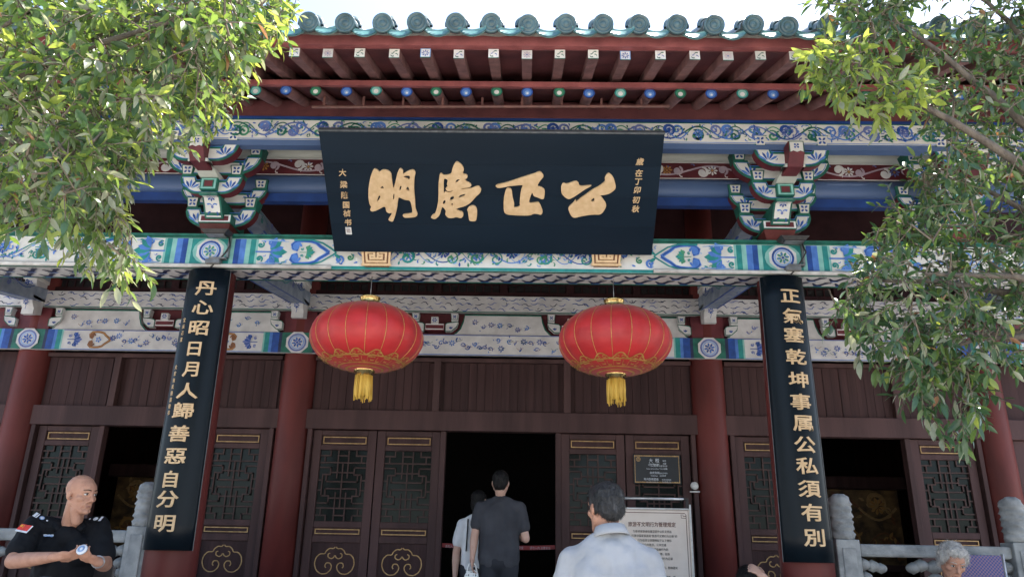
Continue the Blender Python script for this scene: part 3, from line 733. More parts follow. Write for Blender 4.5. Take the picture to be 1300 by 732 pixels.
for row in range(3):
    u = -HX+.05+row*.05
    while u < HX:
        v = U0+(U1-U0)*(.2+.3*row)+rg.uniform(-.012,.012); j_ = rg.choice((-1,1))*rg.uniform(.6,1.3); p.ribbon([(u,v),(u+.03,v+.016*j_),(u+.06,v+.010*j_),(u+.08,v-.012*j_),(u+.11+rg.uniform(-.02,.02),v-.006*j_)], [.004,.009,.012,.010,.003], rg.choice(('p_violet','p_navy','p_blue')))
        if rg.random()<.4: p.comma(u+.05, v+.012, .016, rg.uniform(0,6), 'p_navy', rg.choice((-1,1)))
        u += rg.uniform(.10,.17)
p.rect(-HX,HX,U0,U0+.012,'p_green'); p.build('painted_scrollwork', ub, normals=False)
MB().use('p_maroon').box(-HX,HX,YP+.02,YP+.08,L1,U0).build('inner_recess_board', hall)
# boat-shaped panels between small bracket clusters
sets = [-5.59,-4.0,-2.4,-.8,.8,2.4,4.0,5.59]
za, zb_ = L1+.004, U0-.016
for a,b_ in zip(sets, sets[1:]):
    a0, b0 = a+.30, b_-.30; H_ = zb_-za
    lp = [(a0-.10,za),(b0+.10,za)]+[(b0+.10-.04*i-.06*math.sin(i), za+H_*t) for i,t in ((.4,.12),(1.0,.35),(1.3,.7))]+[(b0-.03,zb_-.012),(a0+.03,zb_-.012)]
    lp = [(a0-.09,za),(b0+.09,za),(b0+.05,za+H_*.10),(b0+.00,za+H_*.30),(b0-.03,za+H_*.62),(b0-.05,zb_-.014),(a0+.05,zb_-.014),(a0+.03,za+H_*.62),(a0,za+H_*.30),(a0-.05,za+H_*.10)]
    pa = MB().use('cream_aged').prism([lp], lambda u,v,d: (u,d,v), YP-.05, YP+.03).build('boat_panel', hall, bevel=.004)
    q = Paint((0,YP-.05,0),(1,0,0),(0,0,1),(0,-1,0)); q.ribbon(lp, .016, 'p_green', True)
    spot_flowers(q, a0+.12, b0-.10, za+.01, zb_-.03, int(a*9)+90, .10); q.build('painted_flowers', pa, normals=False)
for x in sets:
    col_ = any(abs(x-c) < .01 for c in CX); H_ = zb_-za
    fy = YP-.09
    bs = MB().use('p_maroon')
    if not col_: bs.box(x-.115,x+.115,fy-.01,YP+.02,za+H_*.16,za+H_*.50)
    else: bs.box(x-.19,x+.19,YP-.05,YP+.02,za,zb_)
    bs = bs.build('inner_bracket_set', hall, bevel=.004)
    if not col_:
        q = Paint((0,fy-.01,0),(1,0,0),(0,0,1),(0,-1,0)); q.ribbon([(x-.105,za+H_*.22),(x+.105,za+H_*.22),(x+.105,za+H_*.44),(x-.105,za+H_*.44)], .012, 'p_white', True); q.build('block_paint', bs, normals=False)
        MB().use('cream_aged').box(x-.042,x+.042,fy-.04,fy+.02,za+H_*.46,za+H_*.76).build('bearing_block', bs, bevel=.004)
        q = Paint((x,fy-.04,za+H_*.61),(1,0,0),(0,0,1),(0,-1,0)); q.flower(0,0,.030,6,'p_blue'); q.build('block_paint', bs, normals=False)
    for s_ in (1,-1):
        i0 = .125 if not col_ else .20; o0 = i0+.15
        xx = lambda t: x+s_*t
        lp = [(xx(i0),za+H_*.14),(xx(i0+.07),za+H_*.14),(xx(o0-.015),za+H_*.36),(xx(o0),za+H_*.58),(xx(i0+.02),za+H_*.52),(xx(i0),za+H_*.45)]
        MB().use('cream_aged').prism([lp], lambda u,v,d: (u,d,v), fy, fy+.07).build('bracket_arm', bs, bevel=.003)
        q = Paint((0,fy,0),(1,0,0),(0,0,1),(0,-1,0)); q.ribbon(lp,.010,'p_green',True)
        for i in range(3): q.petal(xx(i0+.065), za+H_*.24, .035, .014, math.pi/2+(i-1)*.7, 'p_blue')
        q.build('arm_paint', bs, normals=False)
        MB().use('cream_aged').frustum((xx(o0-.045),fy+.03),.036,.035,.046,.045,za+H_*.60,zb_-.01).build('bearing_block', bs, bevel=.004)
        q = Paint((xx(o0-.045),fy-.012,(za+H_*.6+zb_)/2),(1,0,0),(0,0,1),(0,-1,0)); q.ribbon([(-.036,-.035),(.036,-.035),(.042,.035),(-.042,.035)],.009,'p_green',True)
        for i in range(4): q.petal(0,0,.024,.014,math.pi/4+i*math.pi/2,'p_blue')
        q.build('block_paint', bs, normals=False)
# wall above the inner beams with transom lattices, up to the rafters
tw = MB().use('clerestory').box(-HX,HX,YP+.06,YP+.14,U1-.0,4.95).build('clerestory_wall', hall)
MB().use('clerestory').box(-HX,HX,YP-.0,YP+.06,U1+.001,U1+.07).build('wall_rail', tw)
MB().use('clerestory').box(-HX,HX,YP-.0,YP+.06,U1+.50,U1+.58).build('wall_rail', tw)
for k in range(-8,9):
    x = k*.8
    MB().use('clerestory').box(x-.045,x+.045,YP+.005,YP+.06,U1+.07,U1+.50).build('wall_stile', tw)
    b = MB().use('dark_interior').box(x+.06,x+.74,YP+.05,YP+.058,U1+.08,U1+.49).use('clerestory')
    for j in range(1,4): b.box(x+.045,x+.755,YP+.03,YP+.045,U1+.07+j*.107-.008,U1+.07+j*.107+.008)
    for j in range(1,7): b.box(x+.045+j*.101-.008,x+.045+j*.101+.008,YP+.028,YP+.047,U1+.07,U1+.50)
    b.build('transom_lattice', tw, kind='stuff')
# tie beams from the front columns back to the inner columns, with white corbels
for x in CX:
    for (za1, zb1, w) in ((2.30,zc(388,2.45),.085),(2.86,3.02,.08)):
        b = MB().use('tie_ground'); hh = .17
        b.prism([[(-.02,za1+.10),(.8,za1+.10+.25*(zb1-za1)),(2.58,zb1),(2.58,zb1+hh),(-.02,za1+.10+hh)]], lambda u,v,d: (x+d,u,v), -w, w)
        tb = b.build('tie_beam', hall, bevel=.006)
        O_ = Vector((x,.8,za1+.10+.25*(zb1-za1))); V_ = Vector((0,1.78,zb1-O_.z)).normalized()
        q = Paint(O_,(1,0,0),V_,Vector((1,0,0)).cross(V_)*-1)
        if q.N.z > 0: q.N = -q.N
        q.rect(-w,-w+.022,0,1.75,'p_blue'); q.rect(w-.022,w,0,1.75,'p_blue')
        for j in range(14): q.comma((-1)**j*.016,.06+j*.125,.026,1.2*j,'p_violet' if j%2 else 'p_blue',(-1)**j); q.leaf((-1)**j*-.02,.10+j*.125,.04,1.5+.5*(-1)**j,'p_midblue')
        q.build('painted_scrollwork', tb, normals=False)
        for s_ in (1,-1):
            q = Paint((x+s_*w,0,za1+.12),(0,1,0),(0,.0,1),(s_,0,0)); 
            q.bend = (lambda s_,w,za1,zb1: lambda u,v,l: Vector((x+s_*(w+l), u, (za1+.10+.25*(zb1-za1)*u/.8 if u<.8 else za1+.10+.25*(zb1-za1)+.75*(zb1-za1)*(u-.8)/1.78)+v)))(s_,w,za1,zb1); q.vine(.25,2.3,.03,.14,.3,['p_blue','p_teal','p_violet'],int(x*3)+9,None,.010); q.build('painted_side', tb, normals=False)
        if True:
            zt = zb1
            lp = [(2.40,zt-.19),(2.46,zt-.19),(2.56,zt-.16),(2.56,zt),(2.34,zt),(2.345,zt-.06),(2.40,zt-.12)]
            MB().use('cream_aged').prism([lp], lambda u,v,d: (x+d,u,v), -.072, .072).build('corbel', tb, bevel=.005)
            q = Paint((x,2.345,zt-.03),(1,0,0),(0,.25,-1),(0,-1,-.25),.012); q.flower(0,.03,.035,7,'p_blue'); q.ribbon([(0,.03),(.006,.07),(-.004,.11)],.006,'p_blue'); q.build('painted_flowers', tb, normals=False)
            MB().use('cream').box(x-.085,x+.085,2.325,2.57,zt-.012,zt+.028).build('corbel_plate', tb, bevel=.004)

# ---- door wall
YD = 2.70
dz = lambda y: zc(y, YD, 480)
DT = 1.352; LT = dz(521)                 # door head, lintel top
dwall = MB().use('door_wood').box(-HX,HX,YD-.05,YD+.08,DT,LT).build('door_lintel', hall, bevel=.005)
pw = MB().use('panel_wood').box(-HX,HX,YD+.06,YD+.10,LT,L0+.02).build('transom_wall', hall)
plank = MB().use('panel_wood').box(-.046,.046,0,.03,LT+.002,L0).mesh('plank')
def bay(x0, x1, stiles, leaves, gap):
    for s_ in stiles: MB().use('door_wood').box(s_-.04,s_+.04,YD-.03,YD+.059,LT+.001,L0-.002).build('transom_stile', pw, bevel=.005)
    MB().use('door_wood').box(x0,x1,YD-.028,YD+.058,L0-.05,L0-.003).build('transom_rail', pw, bevel=.004)
    ed = [x0+.0]+list(stiles)+[x1]
    x = x0+.05
    while x < x1-.03:
        if all(abs(x-s_) > .08 for s_ in stiles):
            o = bpy.data.objects.new('plank', plank); COL.objects.link(o); o.parent = pw; o.location = (x, YD+.035+rng.uniform(-.004,.004), -FLOOR)
        x += .0955
    for s_ in (x0,x1):
        i = 1 if s_ == x0 else -1
        MB().use('door_wood').box(min(s_,s_+i*.05),max(s_,s_+i*.05),YD-.052,YD+.08,FLOOR,DT-.001).build('door_post', hall, bevel=.005)
    for (a,b_) in leaves: door_leaf(a,b_)
    MB().use('door_wood').box(gap[0]-.005,gap[0]+.055,YD-.02,YD+.09,FLOOR,DT-.002).build('door_post', hall, bevel=.005)
    MB().use('door_wood').box(gap[1]-.055,gap[1]+.005,YD-.02,YD+.09,FLOOR,DT-.002).build('door_post', hall, bevel=.005)
    MB().use('stone').box(x0,x1,YD-.06,YD+.08,FLOOR,FLOOR+.09).build('threshold', hall, bevel=.01)
def lattice(mb, x0, x1, z0, z1, y0, y1):
    W_, H_ = x1-x0, z1-z0; t = .0075
    cx, cz = (x0+x1)/2, (z0+z1)/2
    segs = [((-1,.64),(1,.64)),((-.22,.64),(-.22,1)),((.22,.64),(.22,1)),((0,0),(0,.64)),((-.22,.84),(.22,.84)),
            ((-1,.84),(-.55,.84)),((-.55,.84),(-.55,1)),((-.78,.64),(-.78,.84)),
            ((-1,.50),(-.50,.50)),((-.50,.50),(-.50,.30)),((-.50,.30),(-.82,.30)),((-.82,.30),(-.82,0)),((-.22,.64),(-.22,.22)),
            ((-.22,.36),(0,.36)),((-.50,.36),(-.22,.36)),((-.66,.10),(0,.10)),((-.66,.10),(-.66,.30)),((-1,.14),(-.82,.14))]
    done = set()
    for (a,b_) in segs:
        for sx in (1,-1):
            for sz in (1,-1):
                u0,v0_,u1,v1_ = a[0]*sx,a[1]*sz,b_[0]*sx,b_[1]*sz
                if u0>u1: u0,u1=u1,u0
                if v0_>v1_: v0_,v1_=v1_,v0_
                k = (round(u0,2),round(v0_,2),round(u1,2),round(v1_,2))
                if k in done: continue
                done.add(k); hor = abs(u1-u0) > abs(v1_-v0_); e = .0004*(len(done)%9)
                mb.box(cx+u0*W_/2-t, cx+u1*W_/2+t, y0+(e if hor else .002+e), y1-e, cz+v0_*H_/2-t, cz+v1_*H_/2+t)
def door_leaf(x0, x1):
    cx = (x0+x1)/2; g = .006; a, b_ = x0+g, x1-g; st = .095
    zA, zB, zC, zD, zE, zF = dz(553), dz(565), dz(571.5), dz(662), dz(670), dz(680)
    m = MB().use('door_wood'); y0, y1 = YD, YD+.05
    m.box(a,a+st,y0,y1,FLOOR+.10,DT-.008); m.box(b_-st,b_,y0,y1,FLOOR+.10,DT-.008)
    for (q0,q1) in ((zA,DT-.008),(zC-.0,zB),(zE,zD),(dz(689),zF),(FLOOR+.10,FLOOR+.22)): m.box(a+st+.0005,b_-st-.0005,y0+.002,y1-.002,min(q0,q1),max(q0,q1))
    d = m.build('door_leaf', hall, bevel=.005)
    for (q0,q1) in ((zB,zA),(zF,zE)):
        MB().use('panel_wood').box(a+st,b_-st,y0+.024,y0+.036,q0,q1).build('door_panel', d)
        gq = Paint((0,y0+.024,0),(1,0,0),(0,0,1),(0,-1,0)); i0,i1 = a+st+.02,b_-st-.02; e=.014
        gb = MB().use('gilt')
        for (u0,u1,v0_,v1_) in ((i0,i1,q0+e,q0+e+.010),(i0,i1,q1-e-.010,q1-e),(i0,i0+.010,q0+e+.0101,q1-e-.0101),(i1-.010,i1,q0+e+.0101,q1-e-.0101)): gb.box(u0,u1,y0+.010,y0+.0235,v0_,v1_)
        gb.build('gilt_trim', d)
    lm = MB().use('lattice_wood'); lattice(lm, a+st, b_-st, zD, zC, y0+.012, y0+.030); lm.build('lattice', d, kind='stuff')
    MB().use('pane_glass').box(a+st,b_-st,y0+.036,y0+.040,zD,zC).build('pane', d)
    q0, q1 = FLOOR+.22, dz(689)
    MB().use('panel_wood').box(a+st,b_-st,y0+.022,y0+.036,q0,q1).build('door_panel', d)
    gb = Paint((cx,y0+.016,q1-.03),(1,0,0),(0,0,1),(0,-1,0)); S_ = .225; vv = -.24
    half = [(0,1.0),(.10,.90),(.28,.92),(.44,.80),(.50,.66),(.74,.66),(.92,.48),(.97,.20),(.86,-.08),(.62,-.24),(.34,-.22),(.16,-.05),(.12,.12),(.22,.26),(.40,.26),(.46,.12),(.38,.02)]
    half2 = [(0,.62),(.06,.50),(.18,.44),(.34,.52),(.34,.66),(.22,.70)]
    for s_ in (1,-1):
        for hf in (half,half2):
            q = smooth_loop([(s_*u*S_, vv+v*S_*1.02) for u,v in hf],1)[:-2]
            gb.l0 = .0; gb.ribbon(q, .011, 'gilt')
    go = gb.build('gilt_cloud', d, normals=False); md = go.modifiers.new('solid','SOLIDIFY'); md.thickness = .006; md.offset = -1
bay(-2.205, 2.205, (-.76,.76), ((-2.15,-1.414),(-1.414,-.68),(.68,1.412),(1.412,2.145)), (-.68,.68))
bay(-5.40,-2.595,(-4.55,-3.45),((-5.34,-4.62),(-3.38,-2.65)),(-4.62,-3.38))
bay(2.595,5.40,(3.45,4.55),((2.65,3.38),(4.62,5.34)),(3.38,4.62))
for x in (-6.1,6.1): MB().use('door_wood').box(x-.4,x+.4,YD,YD+.06,FLOOR,DT-.001).build('side_panel', hall, bevel=.01)
# dim things inside the side rooms: carved and gilded altar screens
for cx in (-4.0,4.0):
    t = thing('altar_screen', 'dim carved and gilded altar screen inside the '+('doorway behind the seated guard' if cx<0 else 'doorway beside the white-haired woman'), 'screen', (cx,4.6,FLOOR))
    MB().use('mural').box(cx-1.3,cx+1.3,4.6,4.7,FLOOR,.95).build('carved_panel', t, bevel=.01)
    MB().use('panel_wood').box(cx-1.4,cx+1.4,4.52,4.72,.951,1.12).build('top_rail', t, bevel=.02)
    q = Paint((cx,4.6,0),(1,0,0),(0,0,1),(0,-1,0)); q.vine(-1.25,1.25,.5,.93,.5,['gilt','p_brown'],4,['p_ochre'],.03); q.vine(-1.25,1.25,.05,.45,.4,['p_ochre','p_brown'],8,['p_brown'],.02)
    o = q.build('gilt_carving', t, normals=False); md = o.modifiers.new('s','SOLIDIFY'); md.thickness=.01
    MB().use('panel_wood').box(cx-1.1,cx+1.1,3.9,4.4,FLOOR+.8,FLOOR+.88).box(cx-1.0,cx-.9,3.95,4.05,FLOOR,FLOOR+.8).box(cx+.9,cx+1.0,3.95,4.05,FLOOR,FLOOR+.8).box(cx-1.0,cx-.9,4.25,4.35,FLOOR,FLOOR+.8).box(cx+.9,cx+1.0,4.25,4.35,FLOOR,FLOOR+.8).build('altar_table', t, bevel=.01)
# ================================================================== great plaque
pTL, pTR, pBL, pBR = at(404,166,-1.04), at(843,172,-1.04), at(425,320,-.25), at(828,323,-.25)
PC = (pTL+pTR+pBL+pBR)/4
PN = Vector((0, -(pTL.z-pBL.z), -(-1.04+.25)*-1)); 
_up = Vector((0,-.79,((pTL.z+pTR.z)-(pBL.z+pBR.z))/2)).normalized(); PN = Vector((1,0,0)).cross(_up).normalized()
if PN.y > 0: PN = -PN
PW = ((pTR.x-pTL.x)+(pBR.x-pBL.x))/4; PH = ((pTL-pBL).dot(_up)+(pTR-pBR).dot(_up))/4
pcx = (pTL.x+pTR.x+pBL.x+pBR.x)/4; PC.x = pcx
plq = thing('name_plaque', 'big black board with four gold brushed characters leaning out under the eaves', 'plaque', PC-_up*PH)
def pq(u,v,d): return PC+Vector((1,0,0))*u+_up*v+PN*d
pb = MB().use('lacquer'); n3 = 4
for i in range(n3):
    v0_, v1_ = -PH+2*PH*i/n3, -PH+2*PH*(i+1)/n3
    q = MB().use('lacquer'); g = .0004; lp = [(-PW,v0_+g),(PW,v0_+g),(PW,v1_-g),(-PW,v1_-g)]
    q.prism([lp], pq, -.05, -.0005*(i%2)).build('plank', plq, bevel=.001)
MB().use('lacquer_edge').prism([[(-PW-.004,PH+.0005),(PW+.004,PH+.0005),(PW+.004,PH+.016),(-PW-.004,PH+.016)]], pq, -.052, .004).build('edge_strip', plq, bevel=.003)
MB().use('metal_dark').prism([[(-PW*.8,-.25*PH),(PW*.8,-.25*PH),(PW*.8,.25*PH),(-PW*.8,.25*PH)]], pq, -.11, -.052).build('back_batten', plq)
CH = {
 (460,200): [[[(120,105),(160,120),(178,145),(210,118),(255,120),(300,150),(308,230),(325,320),(345,240),(365,150),(390,100),(425,125),(420,165),(470,135),(525,115),(555,145),(540,200),(535,300),(545,420),(550,520),(575,580),(555,605),(500,612),(435,615),(412,580),(515,570),(520,540),(500,435),(440,430),(378,400),(372,430),(360,520),(340,600),(318,660),(265,635),(300,590),(308,560),(280,570),(250,550),(240,490),(150,540),(100,552),(80,530),(98,505),(75,470),(65,390),(68,300),(85,200)],
   [(185,308),(215,283),(228,314)],[(152,442),(175,383),(192,390),(172,438)],[(318,422),(324,368),(336,368),(331,424)],[(425,195),(450,180),(495,180),(490,225),(460,205)],[(383,332),(394,284),(409,288),(397,332)],[(448,322),(475,288),(494,337)]]],
 (540,200): [[[(325,32),(370,60),(398,100),(398,130),(385,160),(430,170),(440,190),(425,212),(410,215),(420,238),(470,262),(478,285),(460,300),(372,312),(372,320),(480,310),(520,290),(550,285),(580,320),(570,355),(520,400),(470,460),(410,495),(350,510),(315,525),(340,540),(390,555),(395,595),(370,620),(320,605),(280,618),(235,615),(205,580),(215,545),(200,520),(178,500),(165,530),(150,590),(100,632),(55,612),(75,585),(105,570),(125,500),(138,420),(138,260),(150,165),(165,152),(190,178),(270,165),(280,110),(300,60)],
   [(190,205),(236,222),(222,270),(234,285),(206,318),(242,348),(298,326),(246,358),(203,338),(192,382)],[(308,257),(325,220),(362,214),(337,242)],[(254,432),(262,400),(296,389),(299,416),(270,437)],[(338,412),(360,380),(417,366),(411,386)],[(179,482),(188,440),(209,429),(209,462)],[(268,487),(275,463),(287,468),(281,490)]],
   [[(430,535),(450,500),(485,487),(515,495),(535,525),(535,590),(525,650),(455,648),(448,600),(440,545)]]],
 (625,200): [[[(32,285),(55,272),(160,248),(300,200),(430,160),(495,132),(537,185),(490,235),(462,290),(500,295),(545,325),(535,415),(515,425),(470,405),(425,390),(412,345),(385,420),(378,465),(440,458),(480,452),(500,490),(522,550),(505,585),(470,575),(430,570),(390,590),(280,590),(150,582),(118,550),(118,420),(135,340),(150,310),(185,308),(203,330),(208,400),(228,470),(222,512),(285,500),(283,460),(290,375),(298,330),(315,285),(310,275),(200,285),(80,307),(50,305)]]],
 (705,200): [[[(60,285),(80,252),(115,268),(215,232),(240,255),(245,280),(270,290),(365,278),(375,285),(300,325),(200,395),(140,425),(100,405),(60,360)]],
   [[(555,152),(600,195),(625,290),(615,325),(560,365),(510,378),(445,385),(475,395),(535,485),(475,582),(380,580),(280,595),(190,618),(155,585),(132,520),(145,495),(180,465),(215,420),(205,460),(270,405),(300,385),(380,325),(450,290),(515,240),(508,205),(530,165)],[(358,442),(401,402),(404,447)]]]}
Xax = Vector((1,0,0))
for (ox,oy), pieces in CH.items():
    mbx = MB().use('gold_letter'); 
    for loops in pieces:
        L2 = []
        for L in loops:
            q = []
            for (a,b_) in L:
                w = hit_plane(ox+a/8.1375, oy+b_/8.1375, PC, PN)-PC; q.append((w.dot(Xax), w.dot(_up)))
            L2.append(smooth_loop(q,2 if len(L)>8 else 1))
        mbx.prism(L2, pq, -.004, .016)
    mbx.build('carved_character', plq, bevel=.004)
def small_text(chars, pts, w, h, parent):
    for ch,(x,y) in zip(chars,pts):
        q = hit_plane(x,y,PC,PN)-PC; mbx = MB().use('gold_letter'); put_glyph(mbx, ch, pq, q.dot(Xax), q.dot(_up), w, h, -.003, .006, .012, .12); mbx.build('small_character', parent)
small_text('大梁陳国桢书', [(435,219),(436.5,234),(437.7,247.5),(439.5,260),(440.5,270.5),(442,282)], .060, .062, plq)
small_text('歲在丁卯初秋', [(812.5,205),(811,219.5),(810,230.5),(809,241),(807.5,253.5),(807,265)], .060, .062, plq)
q = hit_plane(442.7,292.7,PC,PN)-PC; a_, b__ = q.dot(Xax), q.dot(_up)
MB().use('seal_white').prism([[(a_-.024,b__-.032),(a_+.024,b__-.032),(a_+.024,b__+.032),(a_-.024,b__+.032)]], pq, -.002, .005).build('seal', plq)
mbx = MB().use('ink_brown'); put_glyph(mbx, '印', pq, a_, b__, .030, .042, .005, .006, .0, 0); mbx.build('seal_mark', plq)

# fret-carved wooden ledges that carry the plaque
for cxp in (479,769):
    O_ = at(cxp,329,-.17); w1, w0, hh = .118, .102, .068
    t = thing('plaque_ledge', 'wooden fret-carved ledge under the plaque '+('above the lantern beside the guard’s column' if cxp<600 else 'above the lantern near the notice board'), 'bracket', (O_.x,O_.y,O_.z-hh))
    sl = Vector((0,-.10,.135)); 
    def lq(u,v,d): return O_+Vector((u,0,0))+Vector((0,-.045-.03*v/.068,v))+Vector((0,-d,0))
    MB().use('p_brown').prism([[(-w0,-hh),(w0,-hh),(w1,hh),(-w1,hh)]], lq, -.06, 0).build('ledge_block', t, bevel=.003)
    g = MB().use('gold_letter')
    fr_ = [((-.98,.86),(.98,.86)),((-.98,-.86),(.98,-.86)),((-.90,-.86),(-.98,.86)),((.90,-.86),(.98,.86)),
           ((-.70,.52),(-.12,.52)),((.12,.52),(.70,.52)),((-.70,.52),(-.66,-.52)),((.70,.52),(.66,-.52)),((-.66,-.52),(.66,-.52)),((-.12,.52),(-.12,.0)),((.12,.52),(.12,0)),((-.42,.16),(-.12,.16)),((.12,.16),(.42,.16)),((-.42,.16),(-.40,-.18)),((.42,.16),(.40,-.18)),((-.40,-.18),(.40,-.18))]
    for j,(a,b_) in enumerate(fr_):
        a = Vector((a[0]*w1,a[1]*hh)); b_ = Vector((b_[0]*w1,b_[1]*hh)); d = (b_-a).normalized(); nn = Vector((-d.y,d.x))*.0085; d *= .0085
        g.prism([[tuple(a-d-nn),tuple(b_+d-nn),tuple(b_+d+nn),tuple(a-d+nn)]], lq, 0.0, .010+.0004*j)
    g.build('fret_carving', t)

# ================================================================== couplet boards on the front columns
def couplet(cx, px_top, px_bot, chars, pts, label, small):
    xt = (px_top, px_bot)
    zt, zb_ = 2.212, .005
    RC = .235; yc = -.015
    wt, wb = .350, .376
    t = thing('couplet_board', label, 'couplet board', (cx,-.22,zb_))
    def surf(u, zz, d):
        k = (zz-zb_)/(zt-zb_); w = wb+(wt-wb)*k
        a = u/RC
        return Vector((cx+(RC+d)*math.sin(a), yc-(RC+d)*math.cos(a), zz))
    nU, nV = 14, 12; b = MB().use('lacquer_matt', True); idx = {}
    for layer,d in ((0,0.0),(1,-.030)):
        for j in range(nV+1):
            zz = zb_+(zt-zb_)*j/nV; w = wb+(wt-wb)*j/nV; aw = 2*math.asin(w/2/RC)*RC
            for i in range(nU+1): idx[(layer,i,j)] = len(b.v); b.v.append(tuple(surf(-aw/2+aw*i/nU, zz, d)))
    for j in range(nV):
        for i in range(nU):
            b.face([idx[(0,i,j)],idx[(0,i+1,j)],idx[(0,i+1,j+1)],idx[(0,i,j+1)]]); b.face([idx[(1,i,j)],idx[(1,i,j+1)],idx[(1,i+1,j+1)],idx[(1,i+1,j)]])
    b.use('lacquer_edge', False)
    for j in range(nV):
        for i in (0,nU): b.face([idx[(0,i,j)],idx[(0,i,j+1)],idx[(1,i,j+1)],idx[(1,i,j)]])
    for i in range(nU):
        for j in (0,nV): b.face([idx[(0,i,j)],idx[(0,i+1,j)],idx[(1,i+1,j)],idx[(1,i,j)]])
    b.build('board', t)
    # worn thin rim along the edges
    for s_ in (0,1):
        e = MB().use('lacquer_edge')
        for j in range(nV):
            q = []
            for jj in (j,j+1):
                zz = zb_+(zt-zb_)*jj/nV; w = wb+(wt-wb)*jj/nV; aw = 2*math.asin(w/2/RC)*RC
                for du in (0,.006): q.append(surf((-aw/2+du) if s_==0 else (aw/2-du), zz, .0015))
            e.add(q, [(0,1,3,2)])
        e.build('edge_strip', t, normals=False)
    for ch,(x,y) in zip(chars,pts):
        q = at(x,y,-.235); m_ = MB().use('gold_letter')
        put_glyph(m_, ch, lambda u,v,d: surf(u, v, d), q.x-cx, q.z, .176 if ch not in '日月自' else .150, .130, -.004, .007, .016)
        m_.build('carved_character', t)
    for ch,(x,y) in small:
        q = at(x,y,-.16); m_ = MB().use('gold_letter'); put_glyph(m_, ch, lambda u,v,d: surf(u, v, d), -.150+(.02 if y<440 else 0.0)*.5, q.z, .030, .040, -.003, .004, .0); m_.build('small_character', t)
LP = [(262,366.5),(258,390.6),(253,416.6),(247.7,443),(242.7,469),(238.5,496),(233,521),(228,550),(223,578.6),(217.4,607.8),(213,633),(209.5,664)]
RP = [(1003,376),(1006.6,401.5),(1008,425),(1010.8,453),(1013.5,482),(1016.4,510),(1018.8,537),(1021.8,564),(1024.4,591),(1027.5,620),(1030.5,650),(1033.5,682)]
sm = [(c,(0,405+i*8.2)) for i,c in enumerate('宝元己丑')]+[(c,(0,464+i*8.2)) for i,c in enumerate('大宋包氏後裔敬书')]
couplet(-2.368,0,0,'丹心昭日月人歸善惡自分明',LP,'tall curved black couplet board ending in 自分明 on the column beside the guard','' if False else sm)
couplet(2.362,0,0,'正氣塞乾坤事属公私須有別',RP,'tall curved black couplet board ending in 須有別 on the column near the white-haired woman',[])

